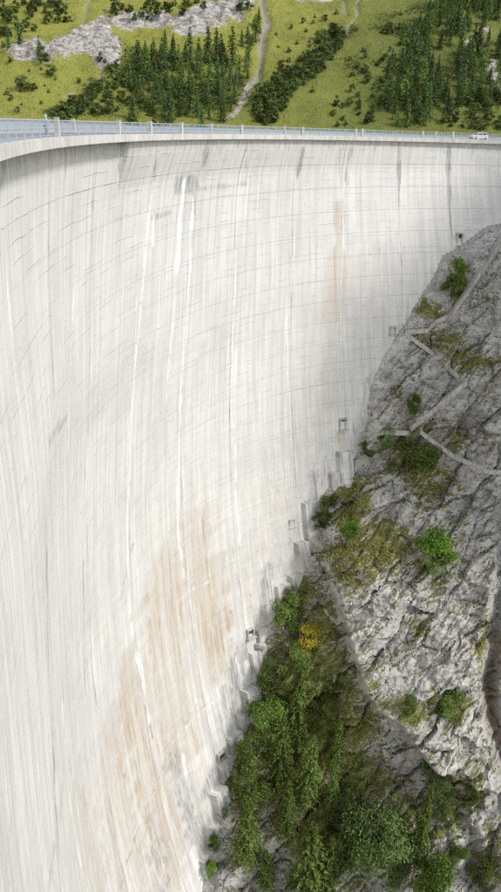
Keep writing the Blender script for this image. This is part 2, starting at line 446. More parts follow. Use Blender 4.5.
def Uoff(s, d):
    t = np.clip(s, 20, 178) / 100; dm = np.maximum(d, 0) / 100
    u = dm * (UC[0] + UC[1] * t + UC[2] * t * t) + dm ** 2 * (UC[3] + UC[4] * t + UC[5] * t * t)
    ov = np.where(s < 58.7, 1.30, 0.35 + 0.95 * sst(-1.2, 5.5, d))
    return u + ov * (1 - 0.85 * sst(3, 30, d))
def face(s, d, out=0.0):
    return crest(s, Uoff(s, d) - out, -3.35 - np.asarray(d, float))
_gs, _gd = np.meshgrid(np.linspace(-25, 200, 451), np.linspace(-1, 185, 373), indexing='ij')
_gx, _gy, _ = proj(face(_gs, _gd))
def sd_at(x, y):
    q = np.argmin((_gx - x) ** 2 + (_gy - y) ** 2)
    return float(_gs.flat[q]), float(_gd.flat[q])

CONTACT = [(560, 215), (520, 224), (501, 229), (487, 231), (468, 244), (454, 254), (443, 260), (433, 281), (420, 300), (409, 322), (395, 342), (382, 363), (372, 389), (362, 421), (350, 457), (342, 473), (336, 481), (320, 503), (312, 525), (305, 553), (289, 595), (270, 624), (259, 649), (257, 672), (253, 697), (245, 726), (234, 750), (228, 768), (220, 805), (214, 832), (207, 862), (203, 890)]
con_sd = np.array([sd_at(*q) for q in CONTACT])
con_s, con_d = con_sd[::-1].T
def contact_depth(s): return np.interp(s, con_s, con_d, left=185)

dam = empty('arch_dam', tuple(crest(70, 4, -170)), 0, 'huge pale concrete arch dam with streaked curved face', 'dam')
def dmk(name, V, Fc, mat, parent=None, **kw):
    p = parent or dam
    V = np.asarray(V, float) - np.array(p['wloc'] if 'wloc' in p else p.location)
    return mk(name, V, Fc, mat, p, **kw)

COLS = [-20, -2, 16, 33, 50, 67.5, 86, 101.5, 120, 135, 152, 166.5, 184, 200]
# stains, and shadow painted under the crest ------------------------------------------------------------
def line_sd(*px): return [sd_at(*q) for q in px]
LIME = [(line_sd((152, 195), (143, 285), (136, 360), (131, 450), (128, 540), (131, 612)), 0.31, 0.83),
        (line_sd((131, 625), (140, 672), (149, 722)), 0.50, 0.83), (line_sd((139, 655), (147, 712)), 0.62, 0.70),
        (line_sd((184, 186), (180, 220), (176, 270)), 0.95, 0.83), (line_sd((176, 270), (170, 340), (166, 420)), 0.45, 0.48),
        (line_sd((193, 200), (190, 250)), 0.45, 0.70), (line_sd((191, 250), (186, 320), (181, 420), (179, 540), (183, 575)), 0.31, 0.83),
        (line_sd((75, 280), (71, 360), (68, 450)), 0.19, 0.83), (line_sd((92, 318), (88, 420), (86, 500)), 0.16, 0.70),
        (line_sd((155, 218), (152, 245)), 0.50, 0.61), (line_sd((236, 350), (236, 470), (239, 545)), 0.28, 0.61),
        (line_sd((288, 300), (289, 400)), 0.16, 0.70), (line_sd((345, 180), (341, 300), (346, 430)), 0.28, 0.43),
        (line_sd((399, 215), (401, 300)), 0.19, 0.61), (line_sd((62, 700), (70, 800), (86, 891)), 0.45, 0.61), (line_sd((76, 790), (90, 891)), 0.22, 0.61),
        (line_sd((172, 742), (190, 722), (216, 700)), 0.45, 0.70), (line_sd((178, 735), (186, 775)), 0.45, 0.52), (line_sd((190, 852), (204, 888)), 0.90, 0.70),
        (line_sd((246, 660), (250, 700)), 0.90, 0.61), (line_sd((252, 630), (262, 652)), 0.50, 0.70), (line_sd((322, 450), (318, 520), (306, 560)), 0.78, 0.43),
        (line_sd((236, 655), (243, 690)), 0.50, 0.48), (line_sd((30, 300), (24, 500), (28, 700)), 0.22, 0.35), (line_sd((110, 300), (103, 450), (102, 600)), 0.19, 0.35),
        (line_sd((218, 690), (226, 735)), 0.56, 0.52), (line_sd((297, 185), (290, 300)), 0.17, 0.43), (line_sd((455, 228), (500, 226)), 0.22, 0.43),
        (line_sd((170, 610), (190, 592), (215, 580)), 0.28, 0.43), (line_sd((248, 585), (275, 540), (315, 480)), 0.28, 0.30), (line_sd((128, 700), (112, 790)), 0.28, 0.35), (line_sd((10, 430), (8, 600), (14, 760)), 0.22, 0.30), (line_sd((55, 660), (58, 740)), 0.22, 0.43)]
OCHRE = [(line_sd((339, 210), (337, 260), (335, 310)), 1.5, 1.0), (line_sd((335, 300), (331, 400)), 1.8, 0.55), (line_sd((196, 545), (205, 600), (214, 660)), 4.5, 0.80),
         (line_sd((165, 580), (175, 680), (185, 740)), 5.0, 0.80), (line_sd((140, 690), (150, 790), (170, 880)), 4.0, 0.72), (line_sd((110, 740), (120, 830), (130, 890)), 4.0, 0.65),
         (line_sd((284, 480), (262, 560), (240, 620)), 5.0, 0.32), (line_sd((300, 400), (296, 470)), 4.0, 0.22), (line_sd((126, 660), (128, 740)), 1.5, 0.87),
         (line_sd((155, 760), (172, 820)), 0.5, 1.00), (line_sd((75, 800), (100, 890)), 2.5, 0.58), (line_sd((190, 700), (225, 660)), 2.5, 0.58), (line_sd((344, 436), (343, 480)), 0.8, 0.87), (line_sd((280, 200), (285, 300)), 3.0, 0.17)]
DARK = [(line_sd((400, 146), (399, 170), (399, 205)), 0.45, 1.00), (line_sd((449, 146), (449, 190), (452, 236)), 0.5, 1.00), (line_sd((303, 148), (298, 178)), 0.5, 1.00),
        (line_sd((350, 148), (346, 180)), 0.7, 0.68), (line_sd((341, 148), (340, 180)), 0.4, 0.68), (line_sd((206, 150), (204, 166)), 0.7, 0.81), (line_sd((247, 148), (246, 170)), 0.4, 0.54),
        (line_sd((178, 186), (184, 183), (194, 187)), 0.9, 1.00), (line_sd((198, 190), (220, 188), (246, 185)), 0.45, 0.88), (line_sd((152, 217), (170, 212)), 0.4, 0.74), (line_sd((194, 187), (195, 215)), 0.3, 0.68),
        (line_sd((156, 150), (155, 180)), 0.3, 0.81), (line_sd((94, 160), (92, 205)), 0.3, 0.41), (line_sd((4, 165), (0, 200)), 0.8, 0.81),
        (line_sd((318, 482), (309, 510)), 2.0, 0.81), (line_sd((296, 522), (290, 545)), 2.0, 0.41), (line_sd((268, 570), (265, 610)), 2.0, 0.74), (line_sd((244, 640), (236, 680), (240, 720)), 2.6, 0.88), (line_sd((224, 690), (228, 730)), 2.2, 0.54),
        (line_sd((205, 790), (216, 770), (224, 800)), 2.6, 0.68), (line_sd((176, 760), (190, 820), (205, 850)), 2.8, 0.68), (line_sd((150, 820), (165, 885)), 2.6, 0.54), (line_sd((47, 552), (49, 671), (55, 800), (62, 890)), 0.5, 0.74),
        (line_sd((62, 770), (50, 880)), 1.8, 0.47), (line_sd((128, 560), (120, 600)), 0.7, 0.54), (line_sd((134, 640), (143, 690), (152, 740)), 0.5, 0.68), (line_sd((190, 570), (196, 660)), 0.6, 0.54),
        (line_sd((84, 440), (86, 500)), 0.25, 0.47), (line_sd((66, 420), (48, 442)), 0.4, 0.61), (line_sd((30, 470), (26, 480)), 0.4, 0.54), (line_sd((84, 560), (86, 708)), 0.3, 0.68), (line_sd((370, 255), (392, 240)), 0.3, 0.34), (line_sd((356, 312), (372, 300)), 0.3, 0.41),
        (line_sd((316, 520), (262, 585), (206, 640)), 0.15, 0.54), (line_sd((178, 740), (150, 800), (120, 890)), 0.25, 0.81), (line_sd((126, 560), (134, 545)), 0.5, 0.54), (line_sd((335, 440), (330, 478)), 1.0, 0.47), (line_sd((206, 690), (180, 735)), 0.25, 0.68), (line_sd((250, 690), (256, 720)), 1.6, 0.81),
        (line_sd((372, 375), (352, 450)), 1.6, 0.54), (line_sd((430, 275), (402, 330)), 1.5, 0.41)]
def stain_shade_map(s, d):
    s = s + 0.35 * pn(s * 0.2, d * 0.12, 4.0); 
    out = np.zeros(s.shape + (3,))
    for ch, L, soft in ((0, LIME, 0.9), (1, OCHRE, 2.2), (2, DARK, 1.0)):
        for pts, w, amt in L:
            ps = np.array(pts)
            m = (s > ps[:, 0].min() - 4 * w - 2) & (s < ps[:, 0].max() + 4 * w + 2)
            if not m.any(): continue
            dist, _, run = seg_dist(s[m], d[m] * 1.0, pts)
            wv = w * (1 + 0.9 * pn(d[m] * 0.35, ps[0, 0], ch * 7.0) + 0.5 * pn(d[m] * 0.09, ps[0, 0], 3.0 + ch))
            amt2 = np.clip(0.9 + 0.9 * pn(d[m] * 0.11, ps[0, 0] + 5, ch * 3.0), 0.45, 1.0)
            a = amt * (1 - sst(0.55, 0.55 + 0.45 * soft + (0.25 if w < 0.6 else 0), dist / np.maximum(wv, 0.12) / (1.6 if ch != 1 else 2.0) + 0.2))
            a = a * (amt2 if ch != 1 else 1.0)
            out[m, ch] = np.maximum(out[m, ch], a)
    # the foot of the wall is blotched where it meets the rock
    top_grime_shade = sst(1.6, -0.6, d - 1.4 * fbm(s * 0.35, d * 0.2, 6.0, 3)) * np.where(s < 58.7, 0.5, 0.45)  # band below the crest: algae grime with the overhang's shadow painted in
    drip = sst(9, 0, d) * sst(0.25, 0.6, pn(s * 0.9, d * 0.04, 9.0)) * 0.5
    out[..., 2] = np.maximum(out[..., 2], np.maximum(top_grime_shade, drip))
    for js in COLS:
        jl = np.exp(-((s - js) / 0.22) ** 2) * np.clip(0.35 + 0.9 * pn(d * 0.08, js, 1.0), 0, 0.6)
        out[..., 2] = np.maximum(out[..., 2], jl)
        jw = np.exp(-((s - js - 0.45) / 0.3) ** 2) * np.clip(0.25 + 1.1 * pn(d * 0.06, js, 6.0), 0, 0.7)
        out[..., 0] = np.maximum(out[..., 0], jw)
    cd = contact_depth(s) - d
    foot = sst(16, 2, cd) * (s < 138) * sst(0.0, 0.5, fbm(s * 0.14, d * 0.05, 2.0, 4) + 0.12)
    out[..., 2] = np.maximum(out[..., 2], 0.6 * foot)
    low = sst(70, 150, d) * sst(20, 60, s) * sst(-0.1, 0.6, fbm(s * 0.05, d * 0.025, 8.0, 3))
    out[..., 1] = np.maximum(out[..., 1], 0.5 * low)
    return np.clip(out, 0, 1)

# core and crest ------------------------------------------------------------
ss = np.arange(-75, 222, 3.0); dd = np.linspace(-1.2, 186, 64)
S_, D_ = np.meshgrid(ss, dd, indexing='ij')
D_ = np.where(S_ > 71, -1.2 + (D_ + 1.2) / 187.2 * (np.minimum(contact_depth(S_), 180) + 7.2), D_)
front = face(S_, D_, -0.14)
back = crest(S_, 9.0 + 14 * sst(0, 186, D_), -3.35 - D_)
V = np.concatenate([front.reshape(-1, 3), back.reshape(-1, 3)])
n1, n2 = len(ss), len(dd)
f1 = grid_faces(n1, n2); f2 = grid_faces(n1, n2)[:, ::-1] + n1 * n2
top = np.array([[i * n2, n1 * n2 + i * n2, n1 * n2 + (i + 1) * n2, (i + 1) * n2] for i in range(n1 - 1)])
dmk('core_wall', V, np.concatenate([f1, f2, top]), M['core'], smooth=True)

def sweep(prof, s_list, closed=True):
    """profile [(u, z)] carried along the crest"""
    k = len(prof)
    V = np.concatenate([crest(np.full(k, s), np.array([q[0] for q in prof]), np.array([q[1] for q in prof])) for s in s_list])
    Fc = []
    for i in range(len(s_list) - 1):
        for j in range(k if closed else k - 1):
            j2 = (j + 1) % k
            Fc.append((i * k + j, i * k + j2, (i + 1) * k + j2, (i + 1) * k + j))
    if closed:
        Fc.append(tuple(range(k))[::-1]); Fc.append(tuple((len(s_list) - 1) * k + j for j in range(k)))
    return V, Fc
sl = np.arange(-75, 222, 2.0)
V, Fc = sweep([(-0.42, DECK - 0.02), (-0.42, DECK - 0.80), (-0.30, DECK - 0.86), (1.8, DECK - 0.86), (1.8, DECK - 0.3), (0.35, DECK - 0.25), (0.35, DECK + 0.02)][::-1], sl)
dmk('fascia_beam', V, Fc, M['crest'])
V, Fc = sweep([(0.36, DECK - 0.10), (0.36, DECK - 0.9), (8.6, DECK - 0.9), (8.6, DECK - 0.10), (4.5, DECK - 0.04)][::-1], sl)
dmk('roadway', V, Fc, M['asphalt'])
V, Fc = sweep([(8.61, DECK + 0.02), (8.61, DECK - 1.9), (9.4, DECK - 1.9), (9.4, DECK + 0.02)][::-1], sl)
dmk('upstream_kerb', V, Fc, M['crest'])

# blocks between the joints ------------------------------------------------------------
COLS = [-20, -2, 16, 33, 50, 67.5, 86, 101.5, 120, 135, 152, 166.5, 184, 200]
LIFT = 4.8
for k in range(len(COLS) - 1):
    s0, s1 = COLS[k], COLS[k + 1]
    j = 0
    while True:
        d0 = -1.2 + j * LIFT; d1 = d0 + LIFT; j += 1
        if d0 > max(contact_depth(s0), contact_depth(s1)) + 1.0 or d0 > 182: break
        cx_, cy_, _ = proj(face(np.array([s0, s1, s0, s1]), np.array([d0, d0, d1, d1])))
        if cx_.max() < -40 or cx_.min() > 545 or cy_.min() > 935: continue
        g = 0.02
        far = float(np.linalg.norm(face(np.array((s0 + s1) / 2), np.array((d0 + d1) / 2))))
        sv = np.linspace(s0 + g, s1 - g, int((s1 - s0) / 0.3) + 1)
        if s0 < 58.7 < s1: sv = np.sort(np.concatenate([sv, [58.69, 58.71]]))
        dv = np.linspace(d0 + g, d1 - g, 6)
        if j == 1: dv = dv - 0.0
        a, b = np.meshgrid(sv, dv, indexing='ij')
        out = 0.012 * rng.normal() + 0.02 * fbm(a * 0.3, b * 0.3, 1.0, 2)
        P = face(a, b, out); nu, nv = a.shape
        idx = np.arange(nu * nv).reshape(nu, nv)
        ring = np.concatenate([idx[:, 0], idx[-1, 1:], idx[-2::-1, -1], idx[0, -2:0:-1]])
        R = face(a, b, -0.18).reshape(-1, 3)[ring]
        V = np.concatenate([P.reshape(-1, 3), R]); m = len(ring); o = nu * nv
        q = np.arange(m)
        sides = np.stack([ring, o + q, o + (q + 1) % m, ring[(q + 1) % m]], 1)
        A = np.concatenate([a.ravel(), a.ravel()[ring]]); B = np.concatenate([b.ravel(), b.ravel()[ring]])
        dmk('concrete_block', V, np.concatenate([grid_faces(nu, nv), sides[:, ::-1]]), M['face'], attrs={'stain_shade': stain_shade_map(A, B)}, uv=np.stack([A, B], 1))

# stepped footing blocks where the wall meets the rock
fs = 70.0
while fs < 134:
    wd = float(rng.uniform(2.4, 5.0)); s0, s1 = fs, fs + wd - 0.15; fs += wd
    if rng.random() < 0.18: continue
    cdm = float(contact_depth((s0 + s1) / 2)); hgt = float(rng.uniform(2.5, 6.5)); o_ = float(rng.uniform(0.9, 2.2))
    sv = np.linspace(s0, s1, 12); dv = np.linspace(cdm - hgt, cdm + 6.0, 6)
    a, b = np.meshgrid(sv, dv, indexing='ij')
    nu, nv = a.shape; idx = np.arange(nu * nv).reshape(nu, nv)
    ring = np.concatenate([idx[:, 0], idx[-1, 1:], idx[-2::-1, -1], idx[0, -2:0:-1]])
    P = face(a, b, o_ + 0.03 * fbm(a, b, 2.0, 2)); R = face(a, b, -0.1).reshape(-1, 3)[ring]
    V = np.concatenate([P.reshape(-1, 3), R]); m = len(ring); q = np.arange(m)
    sides = np.stack([ring, nu * nv + q, nu * nv + (q + 1) % m, ring[(q + 1) % m]], 1)
    A = np.concatenate([a.ravel(), a.ravel()[ring]]); B = np.concatenate([b.ravel(), b.ravel()[ring]])
    st_ = np.zeros((len(A), 3)); st_[:, 2] = np.clip(0.5 + 1.0 * fbm(A * 0.5, B * 0.2, 3.0, 3), 0, 0.9); st_[:, 1] = float(rng.random() < 0.35) * 0.5
    dmk('footing_block', V, np.concatenate([grid_faces(nu, nv), sides[:, ::-1]]), M['face'], attrs={'stain_shade': st_}, uv=np.stack([A, B], 1))

# inspection niches with sills ------------------------------------------------------------
def niche(px, py, w, h, proud=0.5, sill=0.6):
    s, d = sd_at(px, py)
    P = [face(np.array(s + q), np.array(d)) for q in (-0.5, 0.5)]
    t = Vector(P[1] - P[0]); t.z = 0; t.normalize()
    n = Vector((t.y, -t.x, 0)); 
    c = Vector(face(np.array(s), np.array(d)))
    mb = MB(); ax = (tuple(t), tuple(n), (0, 0, 1))
    dep = 2.4
    f = n * (proud - dep / 2)
    mb.box(c + f - t * (w / 2 + 0.14), (0.28, dep, h + 0.5), ax); mb.box(c + f + t * (w / 2 + 0.14), (0.28, dep, h + 0.5), ax)
    mb.box(c + f + Vector((0, 0, h / 2 + 0.13)), (w - 0.006, dep - 0.01, 0.26), ax)
    p = tuple(dam.location)
    fr = mb; fr.v = [tuple(np.array(v) - np.array(p)) for v in fr.v]
    fo = fr.build('niche_frame', M['pale'], dam)
    def sub(name, mb, mat):
        mb.v = [tuple(np.array(v) - np.array(p)) for v in mb.v]
        return mb.build(name, mat, fo)
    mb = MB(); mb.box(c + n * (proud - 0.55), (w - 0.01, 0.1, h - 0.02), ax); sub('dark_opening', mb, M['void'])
    mb = MB(); mb.box(c + n * (proud + sill / 2 - 0.6) - Vector((0, 0, h / 2 + 0.16)), (w + 0.9, sill + 1.2, 0.3), ax); sub('sill', mb, M['pale'])
for a in [(459, 239, 1.0, 2.6, 0.4, 0.5), (393, 331, 1.1, 1.6, 0.3, 0.2), (343, 423, 1.3, 2.6, 0.4, 0.8), (292, 523, 1.3, 2.0, 0.1, 0.2), (249, 632, 1.6, 2.0, 0.6, 0.8), (221, 755, 2.0, 1.8, 0.8, 0.3), (126, 778, 0.5, 2.6, 0.0, 0.0)]: niche(*a)

# ------------------------------------------------------------------ railings on the crest
def railing(u, label, pillars, spacing=2.9):
    base = Vector(crest(70, u, DECK)); r = empty('guard_railing', base, 0, label, 'railing')
    loc = lambda V: np.asarray(V, float) - np.array(base)
    ps = np.arange(-40, 212, spacing)
    pm = MB(); pm.box((0, 0, 0.66), (0.07, 0.10, 1.30)); pm.box((0, 0, 0.02), (0.2, 0.2, 0.03))
    me = mk_mesh('railing_post', np.array(pm.v), pm.f, M['steel'])
    for s in ps:
        if min(abs(s - q) for q in pillars) < 0.5: continue
        o = link(bpy.data.objects.new('railing_post', me), r)
        o.location = Vector(crest(s, u, DECK)) - base; o.rotation_euler = (0, 0, -float(heading(s)))
    for z, w, nm in ((1.27, 0.075, 'top_rail'), (0.72, 0.045, 'middle_rail'), (0.16, 0.045, 'bottom_rail')):
        V, Fc = sweep([(u - w / 2, DECK + z - w / 2), (u + w / 2, DECK + z - w / 2), (u + w / 2, DECK + z + w / 2), (u - w / 2, DECK + z + w / 2)], np.arange(-40, 212, 2.0))
        mk(nm, loc(V), Fc, M['steel'], r)
    bm = MB()
    for s in np.arange(-39.9, 211, 0.26):
        q = loc(crest(np.array([s - 0.014, s + 0.014]), u, DECK))
        for a, b in ((q[0], q[1]),):
            bm.v += [tuple(a), tuple(b), (b[0], b[1], b[2] + 1.25), (a[0], a[1], a[2] + 1.25)]; k = len(bm.v); bm.f.append((k - 4, k - 3, k - 2, k - 1))
            n_ = np.array([b[1] - a[1], a[0] - b[0], 0.0])
            bm.v += [tuple(a - n_ / 2), tuple(a + n_ / 2), tuple(a + n_ / 2 + [0, 0, 1.25]), tuple(a - n_ / 2 + [0, 0, 1.25])]; k = len(bm.v); bm.f.append((k - 4, k - 3, k - 2, k - 1))
    tag(bm.build('balusters', M['steel'], r), kind='stuff')
    pb = MB(); pb.box((0, 0, 0.72), (0.36, 0.46, 1.44)); pb.box((0, 0, 1.47), (0.42, 0.52, 0.08))
    pme = mk_mesh('concrete_pillar', np.array(pb.v), pb.f, M['pillar'])
    for s in pillars:
        o = link(bpy.data.objects.new('concrete_pillar', pme), r)
        o.location = Vector(crest(s, u, DECK)) - base; o.rotation_euler = (0, 0, -float(heading(s)))
railing(-0.15, 'grey steel guard railing with concrete pillars along the near edge of the crest', [7.5, 30.3, 53.6, 65.5, 77, 98.6, 119.5, 139, 157.5, 166.3, 185])
railing(9.0, 'far guard railing on the lake side of the crest road', [-4, 16, 40, 62, 84, 103, 125, 146, 168, 190])

# ------------------------------------------------------------------ rock wall of the gorge
PA, PB = 0.45, 1.70
RN = np.array([-PA, -PB, 1.0]); RN /= np.linalg.norm(RN)
T1 = np.array([PB, -PA, 0.0]); T1 /= np.linalg.norm(T1)
T2 = np.cross(RN, T1); T2 = T2 if T2[2] > 0 else -T2
RO = face(np.array(118.0), np.array(98.0))
def to_pqw(P): v = np.asarray(P, float) - RO; return v @ T1, v @ T2, v @ RN
con_P = np.stack([face(np.array(s), np.array(d)) for s, d in con_sd])
cp_, cq_, cw_ = to_pqw(con_P)
def pq_of_px(x, y):
    """meets the mean plane of the wall"""
    d = ray(x, y); t = (RO @ RN) / (d @ RN); P = d * t
    return float((P - RO) @ T1), float((P - RO) @ T2)
ctrl = [(cp_[i], cq_[i], cw_[i]) for i in range(len(con_P))]
for x, y, w in [(501, 300, 0), (501, 420, 1), (470, 330, 1.5), (440, 420, 1.5), (501, 520, 1.5), (430, 520, 2), (380, 560, 3), (400, 640, 4), (450, 640, 4.5), (430, 720, 3), (501, 640, 0), (501, 720, -3), (360, 780, -1.5), (300, 700, -1), (440, 860, -1), (330, 880, -2), (260, 800, 0), (501, 860, 0), (520, 990, -2), (300, 990, -2), (600, 500, 3), (600, 800, 2), (620, 300, 6), (560, 620, 4)]:
    p, q = pq_of_px(x, y); ctrl.append((p, q, w))
ctrl += [(120, 60, 14), (130, -60, 12), (60, 150, -10), (-30, -150, 10)]
ctrl = np.array(ctrl)
def tps_fit(C, lam=25.0):
    n = len(C); d2 = ((C[:, None, :2] - C[None, :, :2]) ** 2).sum(-1)
    K = np.where(d2 > 0, 0.5 * d2 * np.log(np.maximum(d2, 1e-12)), 0) + lam * np.eye(n)
    Pm = np.concatenate([np.ones((n, 1)), C[:, :2]], 1)
    A = np.block([[K, Pm], [Pm.T, np.zeros((3, 3))]])
    sol = np.linalg.solve(A, np.concatenate([C[:, 2], np.zeros(3)]))
    return sol[:n], sol[n:]
tw, ta = tps_fit(ctrl)
def tps(p, q):
    out = ta[0] + ta[1] * p + ta[2] * q
    for (cp2, cq2, _), w in zip(ctrl, tw):
        d2 = (p - cp2) ** 2 + (q - cq2) ** 2
        out = out + w * 0.5 * d2 * np.log(np.maximum(d2, 1e-12))
    return out
def L(*px): return [pq_of_px(*a) for a in px]
pv = np.concatenate([np.linspace(-60, -24, 10), np.arange(-22, 78, 0.30), np.linspace(80, 150, 30)])
qv = np.concatenate([np.linspace(-150, -112, 12), np.arange(-110, 92, 0.34), np.linspace(94, 170, 24)])
GP, GQ = np.meshgrid(pv, qv, indexing='ij')
base = tps(GP, GQ)
dc, dside, _ = seg_dist(GP, GQ, list(zip(cp_, cq_)))
dside = np.where(dside == 0, 1, dside)
dside = dside * dside[np.unravel_index(np.argmin((GP - 60) ** 2 + GQ ** 2), GP.shape)]     # +1 on the open side of the dam foot
fade = 0.12 + 0.88 * sst(0.0, 5.0, dc)
def facets(x, y, seed, tilt, drop, groove=0.0, gw=0.05):
    """angular blocks: every cell of a jittered grid gets its own height and tilt"""
    ix, iy = np.floor(x).astype(int), np.floor(y).astype(int)
    best = np.full(x.shape, 1e9); sec = np.full(x.shape, 1e9); val = np.zeros(x.shape)
    hsh = lambda a, b, c: (_perm[(_perm[(a + c) & 255] + b) & 255] / 255.0)
    for dx in (-1, 0, 1):
        for dy in (-1, 0, 1):
            a, b = ix + dx, iy + dy
            cx2, cy2 = a + hsh(a, b, seed), b + hsh(a, b, seed + 31)
            d2 = (x - cx2) ** 2 + (y - cy2) ** 2
            v = drop * (hsh(a, b, seed + 57) - 0.5) + tilt * ((hsh(a, b, seed + 83) - 0.5) * (x - cx2) + (hsh(a, b, seed + 111) - 0.5) * (y - cy2))
            m_ = d2 < best
            sec = np.where(m_, best, np.minimum(sec, d2))
            best = np.where(m_, d2, best); val = np.where(m_, v, val)
    if groove: val = val - groove * np.exp(-((np.sqrt(sec) - np.sqrt(best)) / gw) ** 2)
    return val
warp = 3.0 * pn(GP * 0.07, GQ * 0.07, 5.0)
big = 2.2 * fbm(GP * 0.035, GQ * 0.045, 0.0, 3)
rid = ridged(GP * 0.085 + 0.1 * warp, GQ * 0.06, 2.0, 5)
# bedding: tilted ledges cut by joints
bedc = (GQ * 0.80 + GP * 0.55 + warp * 1.1) / 5.2
led = (bedc - np.floor(bedc)); led = sst(0.0, 0.8, led) - led
bedd = (GQ * 0.55 - GP * 0.9 + warp) / 7.5
led2 = (bedd - np.floor(bedd)); led2 = sst(0.15, 0.95, led2) - led2
sm = fbm(GP * 0.45, GQ * 0.4, 7.0, 4)
rid2 = ridged(GP * 0.26 + 0.2 * warp, GQ * 0.22, 6.0, 4)
w = base + fade * (big + 0.8 * rid + 1.7 * led * (0.6 + 0.8 * pn(GP * 0.1, GQ * 0.1, 3.0)) + 2.0 * led2 + 0.30 * rid2) + fade * 0.30 * sm
wx, wy = GP + 0.55 * fbm(GP * 0.3, GQ * 0.3, 1.0, 3), GQ + 0.55 * fbm(GP * 0.3, GQ * 0.3, 4.0, 3)
ca, sa = math.cos(0.6), math.sin(0.6)
bx_, by_ = wx * ca + wy * sa, -wx * sa + wy * ca
cb, sb = math.cos(1.05), math.sin(1.05)
sx_, sy_ = wx * cb + wy * sb, -wx * sb + wy * cb                       # steep slabs running down to the left
w = w + fade * (facets(sx_ / 17.0, sy_ / 5.5, 23, 3.4, 2.4, 0.7, 0.09) + facets(sx_ / 6.5, sy_ / 1.5, 29, 0.8, 0.7, 0.12, 0.08))
w = w + fade * (facets(bx_ / 13.0, by_ / 6.0, 3, 3.0, 2.0) + facets(bx_ / 4.6, by_ / 2.2, 9, 1.0, 0.8) + facets(bx_ / 1.5, by_ / 0.9, 17, 0.25, 0.2))
w = w - np.where(dside < 0, np.minimum(dc * 1.2, 14.0), 0) + 0.15
# the bare dome: a rounded buttress whose left side breaks off in a cliff
dm, sd_, _ = seg_dist(GP, GQ, L((306, 500), (312, 530), (322, 560), (335, 600), (349, 640), (362, 680), (374, 704), (395, 712), (412, 740), (432, 768), (466, 778)))
sdm = dm * sd_
dome_in = sst(-0.4, 2.2, sdm) * np.exp(-np.maximum(sdm - 3, 0) / 16)
topfade = sst(pq_of_px(400, 455)[1], pq_of_px(400, 560)[1], GQ)
w = w + 5.5 * dome_in * topfade * sst(1.0, 12.0, dc)
# the gully to its right and the couloir on its left
for pts, dep, wid in ((L((509, 480), (503, 560), (494, 620), (486, 680), (494, 724), (508, 770), (515, 830)), 4.5, 1.7), (L((318, 560), (330, 600), (346, 650), (362, 700)), 0.8, 2.5),
                      (L((432, 772), (452, 800), (470, 850), (476, 900)), 3.0, 2.0), (L((362, 420), (350, 470), (346, 520)), 2.0, 2.2), (L((404, 331), (457, 381)), 0.7, 1.2)):
    g, _, _ = seg_dist(GP + 0.25 * warp, GQ, pts)
    w = w - dep * np.exp(-(g / wid) ** 2)
for pts in (L((470, 500), (440, 545), (416, 590), (408, 640)), L((484, 560), (462, 610), (452, 660))):
    g, _, _ = seg_dist(GP + 1.2 * pn(GP * 0.4, GQ * 0.4, 2.0), GQ + 1.2 * pn(GP * 0.4, GQ * 0.4, 8.0), pts)
    w = w - 0.9 * np.exp(-(g / 0.35) ** 2) * (pn(GP * 0.2, GQ * 0.2, 11.0) > -0.1)
# ledges that carry the stairs
STAIRS = [[(502, 237), (476, 276), (449, 316)], [(464, 384), (436, 408), (407, 429)]]
PATHS = [[(449, 317), (436, 323), (425, 331), (404, 331), (430, 352), (457, 379)], [(420, 431), (451, 455), (489, 474), (508, 474)]]
for pts in STAIRS + PATHS:
    g, _, _ = seg_dist(GP, GQ, L(*pts)); w = w + 0.5 * np.exp(-(g / 1.6) ** 2)
ROCK = RO + GP[..., None] * T1 + GQ[..., None] * T2 + w[..., None] * RN
def rock_at(x, y):
    d2 = (rpx - x) ** 2 + (rpy - y) ** 2
    near = np.where(d2 < max(9.0, float(d2.min()) + 4.0))
    k = np.argmin(rdep[near])
    return Vector(ROCK[near[0][k], near[1][k]])
